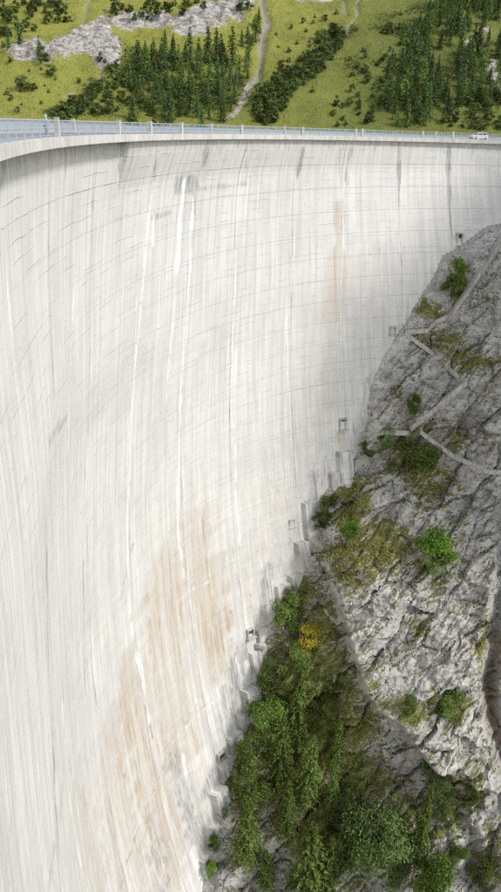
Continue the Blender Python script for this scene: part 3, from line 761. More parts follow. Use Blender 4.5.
# turf
grass = np.full(GP.shape, 0.17); lush = np.zeros(GP.shape)
def blob(x, y, rx, ry, a, l=0.0):
    global grass, lush
    p, q = pq_of_px(x, y); px_, _ = pq_of_px(x + rx, y); _, qy = pq_of_px(x, y - ry)
    g = np.exp(-(((GP - p) / (px_ - p)) ** 2 + ((GQ - q) / (qy - q)) ** 2))
    grass = np.maximum(grass, a * g); lush = np.maximum(lush, l * g)
for b in [(300, 720, 70, 100, 1.25, 1), (255, 760, 40, 70, 0.9, 0.8), (320, 640, 26, 50, 0.95, 0.8), (300, 600, 14, 40, 0.95, 0.6), (330, 820, 80, 60, 0.95, 0.6), (350, 720, 40, 40, 0.95, 0.4), (400, 830, 60, 60, 0.715, 0.6), (455, 800, 26, 50, 0.715, 0.6),
          (345, 560, 40, 30, 0.85, 0.1), (380, 545, 50, 30, 0.85, 0.1), (350, 500, 22, 40, 0.95, 0.2), (410, 455, 40, 36, 0.85, 0.3), (430, 480, 30, 30, 0.845, 0.1), (430, 560, 30, 30, 0.65, 0),
          (455, 285, 14, 26, 0.91, 0.6), (425, 315, 22, 12, 0.95, 0.2), (440, 345, 40, 14, 0.91, 0), (470, 365, 35, 15, 0.845, 0), (400, 395, 14, 20, 0.52, 0), (485, 300, 18, 30, 0.455, 0), (455, 440, 16, 20, 0.65, 0), (490, 400, 12, 40, 0.52, 0),
          (450, 698, 26, 16, 0.95, 0.4), (410, 700, 20, 14, 0.78, 0.3), (420, 625, 14, 20, 0.65, 0), (440, 560, 20, 50, 0.585, 0), (480, 640, 10, 50, 0.65, 0.3), (470, 790, 16, 30, 0.78, 0.6), (490, 860, 20, 40, 0.65, 0.6), (365, 480, 16, 14, 0.52, 0), (345, 770, 60, 45, 0.95, 0.3), (372, 660, 12, 30, 0.39, 0)]: blob(*b)
seep = np.zeros(GP.shape)
for pts, wd, a in ((L((498, 640), (488, 690), (496, 730), (507, 760)), 2.0, 0.8), (L((340, 720), (348, 770)), 3, 0.6), (L((310, 780), (325, 880)), 3, 0.7), (L((405, 440), (470, 430)), 2.5, 0.5), (L((410, 430), (440, 450)), 3, 0.6), (L((360, 760), (400, 800)), 5, 0.5)):
    g, _, _ = seg_dist(GP, GQ, pts); seep = np.maximum(seep, a * np.exp(-(g / wd) ** 2))
nu, nv = GP.shape
fq = grid_faces(nu, nv)
cs = np.arange(-75, 222, 1.5); cpl = crest(cs, 0.0, 0.0)[:, :2]
RF = ROCK.reshape(-1, 3)
behind = np.zeros(len(RF), bool)
for a0 in range(0, len(RF), 20000):
    q_ = RF[a0:a0 + 20000]
    k_ = np.argmin((q_[:, None, 0] - cpl[None, :, 0]) ** 2 + (q_[:, None, 1] - cpl[None, :, 1]) ** 2, 1)
    hh = heading(cs[k_]); uu = -(q_[:, 0] - cpl[k_, 0]) * np.cos(hh) + (q_[:, 1] - cpl[k_, 1]) * np.sin(hh)
    dz_ = -3.35 - q_[:, 2]; uo = Uoff(cs[k_], dz_)
    # below the contact line the rock always lies in front of the wall
    fix = (dside.ravel()[a0:a0 + 20000] > 0) & (dz_ > contact_depth(cs[k_]) + 0.3) & (uu > uo - 0.6) & (uu < uo + 14)
    mv = np.where(fix, uu - (uo - 0.6 - 0.5 * np.clip(dc.ravel()[a0:a0 + 20000] / 6, 0, 2)), 0)
    q_[:, 0] += mv * np.cos(hh); q_[:, 1] -= mv * np.sin(hh); uu = uu - mv
    behind[a0:a0 + 20000] = uu > uo + 3.0
ROCK = RF.reshape(ROCK.shape)
rpx, rpy, rdep = proj(ROCK)
fq = fq[~behind[fq].any(1)]
used = np.unique(fq); remap = np.full(len(RF), -1); remap[used] = np.arange(len(used))
rock = mk('rock_wall', RF[used], remap[fq], M['rock'], smooth=False, attrs={'grass': grass.ravel()[used], 'lush': lush.ravel()[used], 'seep': seep.ravel()[used]})
tag(rock, kind='structure')
# unseen hillside added beyond the right abutment, shaped to shade the dam corner
cx3, cy3 = np.meshgrid(np.linspace(98, 190, 60), np.linspace(90, 178, 52), indexing='ij')
edge_ = np.minimum(np.minimum((cx3 - (108 + 0.30 * (cy3 - 119)) + 3 * pn(cx3 * 0.1, cy3 * 0.1, 1.0)) / 5.0, (cy3 - 104 + 3 * pn(cx3 * 0.1, cy3 * 0.1, 4.0)) / 6.0), (170 - cy3) / 5.0)
hz = np.where(edge_ > 0, -130 + 190 * sst(0, 1, edge_) + 0.5 * (cx3 - 106) * (edge_ > 0), -130) + 2.5 * fbm(cx3 * 0.12, cy3 * 0.12, 3.0, 3)
tag(mk('added_shade_hill', np.stack([cx3, cy3, hz], -1).reshape(-1, 3), grid_faces(60, 52), M['rock'], attrs={'grass': np.full(3120, 0.3), 'lush': np.full(3120, 0.2), 'seep': np.zeros(3120)}), kind='structure')
# valley floor far below
xs, ys = np.meshgrid(np.linspace(-60, 400, 40), np.linspace(-250, 140, 40), indexing='ij')
vf = np.stack([xs, ys, -186 + 2.5 * fbm(xs * 0.03, ys * 0.03, 0.0, 3) + 30 * sst(40, -120, ys)], -1)
tag(mk('valley_floor', vf.reshape(-1, 3), grid_faces(40, 40), M['rock'], smooth=True, attrs={'grass': np.full(1600, 0.5), 'lush': np.full(1600, 0.4), 'seep': np.zeros(1600)}), kind='structure')

# ------------------------------------------------------------------ lake and mountainside
LAKE = -3.5
lk = crest(np.arange(-75, 222, 4.0), 6.0, LAKE)
lv = np.concatenate([lk, lk + np.array([-900, 0, 0]), ]); nl = len(lk)
lv[nl:, 0] = np.linspace(-2500, 2500, nl); lv[nl:, 1] = 1300
tag(mk('lake', lv, np.array([[i, i + 1, nl + i + 1, nl + i] for i in range(nl - 1)])[:, ::-1], M['water']), kind='structure')
SHORE, SLOPE = 780.0, 0.52
def mbase(x, y):
    sh = SHORE + 25 * pn(x * 0.006, 0.3, 0.0) - 0.00008 * x * x
    r = np.maximum(y - sh, -60)
    return LAKE + 1.0 + r * SLOPE * (0.75 + 0.25 * sst(0, 60, r))
def m_of_px(x, y):
    d = ray(x, y); t = 600 / d[1]
    for _ in range(4000):
        P = d * t
        if P[2] <= mbase(np.array(P[0]), np.array(P[1])): break
        t += 1.0 / d[1]
    return float(P[0]), float(P[1])
def ML(*px): return [m_of_px(*a) for a in px]
mx = np.concatenate([np.linspace(-1500, -440, 40), np.arange(-430, 440, 3.2), np.linspace(445, 1500, 40)])
my = np.concatenate([np.arange(720, 1130, 3.0), np.linspace(1135, 2000, 60)])
MX, MY = np.meshgrid(mx, my, indexing='ij')
MZ = mbase(MX, MY)
up = sst(SHORE - 20, SHORE + 60, MY)
MZ = MZ + up * (5.5 * fbm(MX * 0.008, MY * 0.008, 1.0, 4) + 1.4 * fbm(MX * 0.05, MY * 0.05, 3.0, 3))
cover = np.zeros(MX.shape + (3,))
def mark(ch, pts, wid, amt, dz=0.0, rough=0.0):
    g, _, _ = seg_dist(MX + 7 * pn(MX * 0.03, MY * 0.03, 1.0), MY + 7 * pn(MX * 0.03, MY * 0.03, 9.0), pts)
    e = np.exp(-(g / wid) ** 2)
    cover[..., ch] = np.maximum(cover[..., ch], amt * e)
    return e * dz
cl = 0
cl = cl + mark(0, ML((22, 52), (45, 58), (70, 50), (92, 52), (108, 46)), 21, 1.0, 1.0)
cl = cl + mark(0, ML((85, 40), (100, 34), (108, 66)), 19, 1.0, 0.9)
cl = cl + mark(0, ML((118, 26), (150, 24), (175, 28), (205, 24), (240, 12)), 27, 1.0, 1.1)
cl = cl + mark(0, ML((190, 34), (222, 22), (244, 10)), 24, 1.0, 1.1)
cl = cl + mark(0, ML((296, -2), (330, 0)), 8, 0.8, 0.4) + mark(0, ML((470, 45), (484, 30)), 10, 0.6, 0.3) + mark(0, ML((492, 60), (500, 100)), 8, 0.7, 0.3)
cl = cl + mark(0, ML((233, 115), (246, 96), (250, 84)), 8, 0.65)
MZ = MZ - mark(1, ML((262, -5), (266, 20), (262, 45), (257, 70), (250, 88)), 5.5, 0.95, 5.0)
for pts in (ML((88, -6), (85, 12), (84, 28)), ML((118, -4), (108, 12), (100, 24)), ML((262, -5), (266, 20), (262, 45), (256, 78)), ML((360, -5), (356, 14), (348, 28), (339, 42)), ML((340, -4), (345, 15)), ML((100, 70), (96, 80))):
    MZ = MZ - mark(1, pts, 3.2, 0.8, 3.0)
for pts, a in ((ML((64, 98), (72, 92)), 0.8), (ML((88, 86), (100, 78)), 0.6), (ML((226, 119), (236, 111)), 0.8), (ML((445, 108), (470, 112)), 0.5), (ML((468, 120), (480, 112), (484, 104)), 0.7), (ML((455, 70), (464, 48)), 0.6), (ML((105, 104), (112, 108)), 0.5), (ML((425, 112), (445, 118)), 0.35)):
    mark(1, pts, 3.2, a)
for pts, wid, a in ((ML((55, 112), (85, 104), (95, 82)), 10, 0.9), (ML((140, 70), (170, 90), (200, 90), (230, 90)), 45, 0.9), (ML((265, 110), (300, 80), (330, 45), (350, 30)), 12, 0.9), (ML((400, 90), (430, 60), (480, 60)), 45, 0.8), (ML((400, 30), (440, 10), (500, 5)), 40, 0.7), (ML((480, 100), (500, 60)), 30, 0.8), (ML((100, 110), (130, 112)), 25, 0.6), (ML((350, 60), (380, 100)), 30, 0.45)):
    mark(2, pts, wid, a)
cl = np.minimum(cl, 1.2)
def steps(x, h): k = np.floor(x / h); f = x / h - k; return h * (k + sst(0.25, 0.75, f)) - x
MZ = MZ + cl * (4.0 + 5.0 * ridged(MX * 0.035, MY * 0.03, MZ * 0.02, 5) + 2.5 * facets(MX / 9.0, MY / 7.0, 5, 2.0, 2.0)) + np.minimum(cl, 1) * steps(MZ + 3 * pn(MX * 0.02, MY * 0.02, 2.0), 13.0) * 0.8
MZ = MZ + up * 0.9 * fbm(MX * 0.12, MY * 0.12, 5.0, 2)
MP = np.stack([MX, MY, MZ], -1)
tag(mk('mountainside', MP.reshape(-1, 3), grid_faces(*MX.shape), M['mount'], smooth=True, attrs={'cover': cover.reshape(-1, 3), 'meadow': (0.95 - 0.75 * sst(-170, 190, MX + 0.35 * (950 - MY))).ravel()}), kind='structure')
mpx, mpy, mdep = proj(MP)
def mount_at(x, y):
    d2 = (mpx - x) ** 2 + (mpy - y) ** 2
    near = np.where(d2 < max(2.5, float(d2.min()) + 0.5))
    k = np.argmin(mdep[near])
    return Vector(MP[near[0][k], near[1][k]])

# ------------------------------------------------------------------ stairs and paths on the rock
def smooth_pts(px, step=1.0, lift=0.0, inset=0.0):
    P = [rock_at(*a) for a in px]
    out = []
    for a, b in zip(P[:-1], P[1:]):
        n = max(2, int((b - a).length / step))
        out += [a.lerp(b, i / n) for i in range(n)]
    return [p + Vector((0, 0, lift)) for p in out + [P[-1]]]
def stair(px, label, width=1.5, wall=0.9):
    P = smooth_pts(px, 0.45, 0.75)
    r = empty('concrete_stair', P[len(P) // 2], 0, label, 'stair')
    o = P[len(P) // 2]
    st, pa, ba = MB(), MB(), MB()
    for a, b in zip(P[:-1], P[1:]):
        d = (b - a); L_ = d.length; dh = Vector((d.x, d.y, 0)).normalized()
        sd = Vector((dh.y, -dh.x, 0))
        if sd.dot(Vector((-PA, -PB, 0))) < 0: sd = -sd                    # towards the valley
        z = min(a.z, b.z) + random.uniform(-0.03, 0.03)
        lo = Vector((0, 0, -1.2))
        q = [a, b, b + sd * width, a + sd * width]
        q = [Vector((v.x, v.y, z)) - o for v in q]
        st.hexa([v + lo for v in q], q)
        w0, w1 = a + sd * width - o, b + sd * width - o
        t = sd * 0.15
        pa.hexa([w0 + lo * 1.15, w1 + lo * 1.15, w1 + t + lo * 1.15, w0 + t + lo * 1.15], [w0 + Vector((0, 0, wall)), w1 + Vector((0, 0, wall)), w1 + t + Vector((0, 0, wall)), w0 + t + Vector((0, 0, wall))])
    st.build('steps', M['core'], r)
    pa.build('parapet', M['pale'], r)
stair(STAIRS[0], 'long straight concrete stair descending from the crest across the rock', 1.1, 0.25)
stair(STAIRS[1], 'short pale concrete stair slanting down to the grassy ledge', 1.3, 0.3)
def foot_path(px, label, width, mat='pale'):
    P = smooth_pts(px, 1.2, 0.65); o = P[len(P) // 2]
    r = MB()
    sds = []
    for i, a in enumerate(P):
        d = P[min(i + 1, len(P) - 1)] - P[max(i - 1, 0)]
        dh = Vector((d.x, d.y, 0)).normalized(); sd = Vector((dh.y, -dh.x, 0))
        if sd.dot(Vector((-PA, -PB, 0))) < 0: sd = -sd
        sds.append(sd)
    for i in range(len(P) - 1):
        a, b = P[i] - o, P[i + 1] - o; s0, s1 = sds[i] * width, sds[i + 1] * width; lo = Vector((0, 0, -1.1))
        r.hexa([a + lo, b + lo, b + s1 + lo, a + s0 + lo], [a, b, b + s1, a + s0])
    ob = r.build('foot_path', M[mat], None); ob.location = o
    tag(ob, label, 'path')
foot_path(PATHS[0], 'thin zigzag concrete ledge path joining the two stairs on the rock', 0.32)
foot_path(PATHS[1], 'narrow path running right from the foot of the short stair', 0.3)
foot_path([(345, 433), (354, 434), (362, 435), (385, 434), (408, 431)], 'pale walkway leading from the dam niche to the grassy ledge', 0.7)
foot_path([(249, 641), (258, 644), (266, 647)], 'small concrete landing at the foot of the lower dam niche', 1.6)
# kerb of steps that follows the foot of the dam
ks = np.linspace(149, 182, 58)
kb = MB(); pr = [Vector(face(np.array(s), np.array(contact_depth(s) - 0.9))) for s in ks]; ko = pr[30]
for i in range(len(ks) - 1):
    a, b = pr[i], pr[i + 1]; hh = float(heading(ks[i])); n = Vector((math.cos(hh), -math.sin(hh), 0))
    z = a.z + (0.25 if i % 2 else 0); lo = Vector((0, 0, -3.0))
    q = [Vector((v.x, v.y, z)) - ko for v in (a, b, b + n * (0.7 + 0.15 * math.sin(i * 1.7)), a + n * 0.7)]
    kb.hexa([v + lo for v in q], q)
ob = kb.build('abutment_kerb', M['core'], None); ob.location = ko
tag(ob, 'stepped concrete kerb following the foot of the dam up the rock', 'kerb')

# ------------------------------------------------------------------ vegetation
def leaf_cards(C, N, size, rg, aspect=1.6, tint=None):
    """one bent leaf-clump quad per centre, facing roughly along N"""
    n = len(C)
    N = N + rg.normal(size=(n, 3)) * 0.55; N /= np.linalg.norm(N, axis=1)[:, None]
    a = np.cross(N, rg.normal(size=(n, 3))); a /= np.linalg.norm(a, axis=1)[:, None]
    b = np.cross(N, a)
    sz = (size * (0.6 + 0.8 * rg.random(n)))[:, None]
    V = np.stack([C - a * sz * 0.5, C - b * sz * 0.32 * aspect / 1.6 + N * sz * 0.12, C + a * sz * 0.5 - N * sz * 0.15, C + b * sz * 0.32 * aspect / 1.6 + N * sz * 0.12], 1).reshape(-1, 3)
    Fq = np.arange(4 * n).reshape(-1, 4)
    t = rg.random(n) if tint is None else np.clip(tint + 0.25 * rg.normal(size=n), 0, 1)
    return V, Fq, np.repeat(t, 4)
def broad_crown(seed, lobes=11, per=130, leaf=0.075, wide=0.42, low=0.12):
    rg = np.random.default_rng(seed); Vs, Fs, Ts, o = [], [], [], 0
    for k in range(lobes):
        z = rg.uniform(low + 0.12, 0.86); rr = wide * math.sqrt(max(0.05, 1 - ((z - 0.45) / 0.52) ** 2))
        an = rg.uniform(0, 6.28); r = rr * rg.uniform(0.25, 0.8)
        c = np.array([math.cos(an) * r, math.sin(an) * r, z]); rad = rg.uniform(0.11, 0.20) * wide / 0.42
        m = int(per * rg.uniform(0.7, 1.3))
        d = rg.normal(size=(m, 3)); d /= np.linalg.norm(d, axis=1)[:, None]
        C = c + d * rad * (rg.random(m) ** 0.45)[:, None] * np.array([1.15, 1.15, 0.85])
        nrm = d + np.array([0, 0, 0.6])
        V, Fq, T = leaf_cards(C, nrm, leaf, rg, tint=np.full(m, rg.uniform(0.25, 0.8)))
        Vs.append(V); Fs.append(Fq + o); Ts.append(T); o += len(V)
    return np.concatenate(Vs), np.concatenate(Fs), np.concatenate(Ts)
def broad_trunk(seed):
    rg = random.Random(seed); mb = MB()
    mb.tube([(0, 0, -0.06), (0.01, 0, 0.2), (0.02, 0.01, 0.45), (0.0, 0.02, 0.75)], [0.028, 0.022, 0.014, 0.005], 6)
    for k in range(6):
        z = rg.uniform(0.2, 0.6); a = rg.uniform(0, 6.28); l = rg.uniform(0.2, 0.34)
        mb.tube([(0.01, 0, z), (math.cos(a) * l * .5, math.sin(a) * l * .5, z + .12), (math.cos(a) * l, math.sin(a) * l, z + .22)], [0.012, 0.008, 0.003], 5)
    return mb
def conifer_crown(seed, tiers=24, per=8, seg=4, wide=0.17, leaf=0.06, low=0.06, droop=0.5, gap=0.1):
    rg = np.random.default_rng(seed); C, N, T = [], [], []
    for i in range(tiers):
        t = i / (tiers - 1); z = low + (0.985 - low) * t
        R = wide * (1 - t) ** 0.8 * rg.uniform(0.75, 1.15) + 0.012
        if t < 0.12: R *= 0.75
        for k in range(per if t < 0.8 else max(3, per // 2)):
            if rg.random() < gap: continue
            an = rg.uniform(0, 6.28); l = R * rg.uniform(0.7, 1.15)
            for q in range(seg):
                f = (q + 0.7) / seg
                C.append((math.cos(an) * l * f + rg.normal() * 0.006, math.sin(an) * l * f + rg.normal() * 0.006, z - droop * l * f * f + rg.normal() * 0.006))
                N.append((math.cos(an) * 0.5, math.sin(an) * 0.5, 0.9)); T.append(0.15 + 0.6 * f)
    C, N, T = np.array(C), np.array(N), np.array(T)
    return leaf_cards(C, N, leaf, rg, 1.3, T)
def conifer_trunk():
    mb = MB(); mb.tube([(0, 0, -0.05), (0, 0, 0.3), (0, 0, 0.97)], [0.018, 0.013, 0.002], 6); return mb

KIND = {}
def kind(name, mat, crowns, trunk):
    KIND[name] = [(mk_mesh('crown', V, Fq, M[mat], attrs={'tint': T}), trunk) for V, Fq, T in crowns]
bt = [mk_mesh('trunk', np.array(t.v), t.f, M['bark']) for t in (broad_trunk(1), broad_trunk(2))]
ct = mk_mesh('trunk', np.array(conifer_trunk().v), conifer_trunk().f, M['bark'])
kind('birch', 'birch', [broad_crown(11 + i, 26, 170, 0.045, 0.46) for i in range(3)], bt[0])
kind('willow', 'willow', [broad_crown(21 + i, 20, 330, 0.034, 0.55, 0.0) for i in range(3)], bt[1])
kind('shrub', 'darkshrub', [broad_crown(31 + i, 13, 230, 0.055, 0.58, -0.1) for i in range(4)], bt[1])
kind('greenshrub', 'birch', [broad_crown(41 + i, 11, 220, 0.06, 0.55, -0.1) for i in range(3)], bt[0])
kind('yellow', 'yellow', [broad_crown(54, 20, 120, 0.05, 0.50, 0.0)], bt[0])
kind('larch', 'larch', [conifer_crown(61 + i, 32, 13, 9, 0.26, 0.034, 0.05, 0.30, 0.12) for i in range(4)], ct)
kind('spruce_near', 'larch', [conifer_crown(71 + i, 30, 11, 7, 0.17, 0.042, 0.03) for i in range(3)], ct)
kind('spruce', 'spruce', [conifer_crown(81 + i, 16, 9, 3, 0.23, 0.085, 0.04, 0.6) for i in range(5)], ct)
kind('alder', 'alder', [broad_crown(91 + i, 8, 34, 0.17, 0.50, -0.05) for i in range(4)], bt[1])
kind('larch_far', 'larch', [conifer_crown(101 + i, 15, 9, 3, 0.25, 0.085, 0.05, 0.35, 0.15) for i in range(3)], ct)
def plant(name, kd, loc, h, label, cat, group=None, wide=1.0, parts=True):
    me, tr = random.choice(KIND[kd])
    r = empty(name, loc, random.uniform(0, 6.28), label, cat, group)
    r.rotation_euler.x = random.uniform(-0.05, 0.05); r.rotation_euler.y = random.uniform(-0.05, 0.05)
    r.scale = (h * wide, h * wide, h)
    link(bpy.data.objects.new('crown', me), r)
    if parts: link(bpy.data.objects.new('trunk', tr), r)
    return r
def single(name, kd, loc, h, label, cat, group, wide=1.0):
    """a small far plant: crown and stem in one"""
    me, tr = random.choice(FAR[kd])
    o = link(bpy.data.objects.new(name, me))
    o.location = loc; o.rotation_euler = (0, 0, random.uniform(0, 6.28)); o.scale = (h * wide, h * wide, h)
    return tag(o, label, cat, group)
def with_stem(me, name):
    v = np.empty(len(me.vertices) * 3, np.float32); me.vertices.foreach_get('co', v); v = v.reshape(-1, 3)
    n = len(v); f = np.arange(n).reshape(-1, 4)
    t = np.empty(n, np.float32); me.attributes['tint'].data.foreach_get('value', t)
    st = np.array([(-.02, -.02, -.06), (.02, -.02, -.06), (.02, .02, -.06), (-.02, .02, -.06), (-.006, -.006, .8), (.006, -.006, .8), (.006, .006, .8), (-.006, .006, .8)], np.float32)
    sf = np.array([(0, 1, 5, 4), (1, 2, 6, 5), (2, 3, 7, 6), (3, 0, 4, 7)]) + n
    m2 = mk_mesh(name, np.concatenate([v, st]), np.concatenate([f, sf]), me.materials[0], attrs={'tint': np.concatenate([t, np.zeros(8, np.float32)])})
    m2.materials.append(M['bark'])
    mi = np.zeros(len(m2.polygons), np.int32); mi[-4:] = 1; m2.polygons.foreach_set('material_index', mi)
    return m2
FAR = {k: [(with_stem(me, n), None) for me, _ in KIND[k]] for k, n in (('spruce', 'spruce_tree'), ('alder', 'alder_shrub'), ('larch_far', 'larch_tree'))}

def size_m(P, px): return px * proj(np.array(P))[2] / F                     # metres that cover so many photo pixels there
# on the gorge wall: foot pixel, height in pixels of the photo
GORGE = [
 ('birch_tree', 'birch', 431, 569, 44, 1.0, 'bright green bushy tree alone on the bare rock dome', 'tree'),
 ('birch_tree', 'birch', 411, 416, 30, 0.6, 'slim light green young tree beside the short concrete stair', 'tree'),
 ('green_shrub', 'greenshrub', 382, 448, 22, 1.0, 'bright green shrub at the end of the pale walkway', 'shrub'),
 ('wide_shrub', 'shrub', 406, 474, 38, 1.1, 'broad olive shrub on the grassy ledge below the short stair', 'shrub'),
 ('wide_shrub', 'shrub', 424, 470, 24, 1.1, 'low shrub at the right end of the grassy ledge', 'shrub'),
 ('green_shrub', 'greenshrub', 452, 297, 28, 0.8, 'green shrub between the dam kerb and the long stair', 'shrub'),
 ('green_shrub', 'greenshrub', 461, 272, 16, 0.8, 'small green shrub high up just left of the long stair', 'shrub'),
 ('yellow_shrub', 'yellow', 302, 649, 28, 1.15, 'yellow autumn-coloured shrub in the green couloir near the dam', 'shrub'),
 ('green_shrub', 'greenshrub', 349, 535, 24, 1.0, 'small fresh green shrub on the grassy shoulder near the dam foot', 'shrub'),
 ('dark_shrub', 'shrub', 326, 514, 26, 0.9, 'dark shrub against the dam foot above the couloir', 'shrub'),
 ('dark_shrub', 'shrub', 317, 528, 20, 0.9, 'dark shrub hugging the dam foot just below its twin', 'shrub'),
 ('dark_shrub', 'shrub', 283, 628, 36, 0.9, 'dark leafy shrub left of the yellow shrub', 'shrub'),
 ('dark_shrub', 'shrub', 290, 605, 22, 0.7, 'narrow dark shrub at the dam foot above the yellow shrub', 'shrub'),
 ('dark_shrub', 'shrub', 300, 665, 24, 1.1, 'low dark shrub right under the yellow shrub', 'shrub'),
 ('dark_shrub', 'shrub', 272, 690, 34, 0.9, 'dark shrub at the dam foot beside the lower niche landing', 'shrub'),
 ('dark_shrub', 'shrub', 262, 735, 40, 0.9, 'bushy dark shrub at the dam foot left of the tall larches', 'shrub'),
 ('dark_shrub', 'shrub', 247, 768, 36, 0.9, 'dark shrub at the dam foot beside the lowest niche', 'shrub'),
 ('larch_tree', 'larch', 292, 735, 62, 1.06, 'uppermost of the tall feathery larches beside the dam', 'tree'),
 ('larch_tree', 'larch', 279, 790, 73, 1.00, 'tall feathery larch leftmost in the larch row by the dam', 'tree'),
 ('larch_tree', 'larch', 303, 800, 67, 0.94, 'tall larch in the middle of the larch row by the dam', 'tree'),
 ('larch_tree', 'larch', 290, 835, 56, 1.00, 'larch standing lowest in the row above the bushy larch', 'tree'),
 ('larch_tree', 'larch', 333, 800, 36, 1.00, 'small yellowish larch by the pale rock outcrop', 'tree'),
 ('larch_tree', 'larch', 244, 858, 49, 1.88, 'bushy green larch at the foot of the dam, bottom left of the rock', 'tree'),
 ('larch_tree', 'larch', 306, 898, 70, 1.62, 'large bushy larch at the bottom edge of the picture', 'tree'),
 ('larch_tree', 'larch', 325, 890, 52, 1.62, 'bushy larch at the bottom edge, right of the largest one', 'tree'),
 ('larch_tree', 'larch', 266, 885, 35, 1.62, 'small larch between the two bushy larches at the bottom', 'tree'),
 ('spruce_tree', 'spruce_near', 358, 760, 38, 1.5, 'small dark spruce at the right side of the couloir', 'tree'),
 ('spruce_tree', 'spruce_near', 333, 760, 40, 1.3, 'small dark spruce at the middle of the couloir', 'tree'),
 ('spruce_tree', 'spruce_near', 427, 770, 36, 1.6, 'small dense spruce right below the dome edge', 'tree'),
 ('spruce_tree', 'spruce_near', 412, 862, 76, 0.85, 'slim dark spruce column right of the grey willow', 'tree'),
 ('willow_tree', 'willow', 366, 872, 68, 1.0, 'wide greyish green willow low on the gorge wall', 'tree'),
 ('willow_tree', 'willow', 395, 878, 44, 0.9, 'smaller greyish willow between the wide willow and the slim spruce', 'tree'),
 ('willow_tree', 'willow', 338, 830, 40, 0.9, 'greyish willow behind the wide willow, next to the rock outcrop', 'tree'),
 ('willow_shrub', 'willow', 441, 794, 28, 1.1, 'pale grey-green shrub under the dome, right of the dense spruce', 'shrub'),
 ('birch_tree', 'birch', 427, 902, 46, 1.0, 'bright green leafy tree at the bottom edge of the rock', 'tree'),
 ('green_shrub', 'greenshrub', 389, 842, 20, 0.9, 'bright green shrub tip beside the wide willow', 'shrub'),
 ('dark_shrub', 'shrub', 408, 711, 18, 0.9, 'small round dark shrub in the notch of the dome edge', 'shrub'),
 ('moss_shrub', 'shrub', 450, 712, 22, 1.4, 'low mossy shrub on the dome above its lower edge', 'shrub'),
 ('dark_shrub', 'shrub', 330, 700, 24, 1.1, 'dark shrub at the base of the cliff left of the dome', 'shrub'),
 ('dark_shrub', 'shrub', 350, 800, 22, 1.0, 'dark shrub under the pale rock outcrop', 'shrub'),
 ('dark_shrub', 'shrub', 310, 710, 26, 1.0, 'dark shrub in the couloir right of the uppermost larch', 'shrub'),
 ('dark_shrub', 'shrub', 440, 820, 16, 1.1, 'small dark shrub on the broken rock under the dome', 'shrub'),
 ('dark_shrub', 'shrub', 455, 860, 18, 1.1, 'small dark shrub on the rock right of the bottom birch', 'shrub'),
 ('green_shrub', 'greenshrub', 213, 848, 14, 1.0, 'little bright green shrub rooted against the low dam foot', 'shrub'),
 ('green_shrub', 'greenshrub', 208, 875, 14, 1.0, 'little bright green shrub at the very foot of the dam', 'shrub'),
 ('green_shrub', 'greenshrub', 226, 788, 10, 1.2, 'tiny bright green shrub at the dam foot below the lowest niche', 'shrub'),
 ('green_shrub', 'greenshrub', 219, 815, 11, 1.0, 'tiny green shrub on the dam foot between two others', 'shrub'),
 ('dark_shrub', 'shrub', 365, 455, 16, 1.1, 'dark shrub right of the niche walkway at the dam', 'shrub'),
 ('dark_shrub', 'shrub', 480, 880, 22, 1.1, 'dark shrub in the bottom right corner of the rock', 'shrub'),
 ('dark_shrub', 'shrub', 470, 800, 18, 1.0, 'dark shrub on the grass strip beside the brown gully', 'shrub'),
 ('dark_shrub', 'shrub', 345, 860, 34, 1.2, 'dark shrub below the wide willow', 'shrub'),
 ('dark_shrub', 'shrub', 255, 810, 30, 1.2, 'dark shrub under the leftmost tall larch', 'shrub'),
]
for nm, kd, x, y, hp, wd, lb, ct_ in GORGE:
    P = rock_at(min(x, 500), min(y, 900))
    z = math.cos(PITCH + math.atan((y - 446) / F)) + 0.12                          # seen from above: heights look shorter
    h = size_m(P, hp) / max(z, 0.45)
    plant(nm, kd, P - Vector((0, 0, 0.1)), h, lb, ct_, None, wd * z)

# turf tufts and weeds where the ledges hold soil
prob = np.clip(grass - 0.42, 0, 1) * (pn(GP * 0.6, GQ * 0.6, 3.3) > -0.1) * (rpx > 190) * (rpx < 520) * (rpy < 930)
prob = prob.ravel() * (~behind)
idx = rng.choice(len(prob), 40000, p=prob / prob.sum())
C = RF[idx] + rng.normal(size=(len(idx), 3)) * 0.12 + np.array([0, 0, 0.12])
lu = lush.ravel()[idx]
V, Fq, T = leaf_cards(C, np.tile([-0.1, -0.35, 0.55], (len(C), 1)) + rng.normal(size=(len(C), 3)) * 0.5, np.full(len(C), 0.62), rng, 1.0, 0.75 - 0.5 * lu)
tag(mk('turf', V, Fq, M['grass'], attrs={'tint': T}), 'rough turf and weeds on the ledges of the gorge wall', 'grass', None, 'stuff')

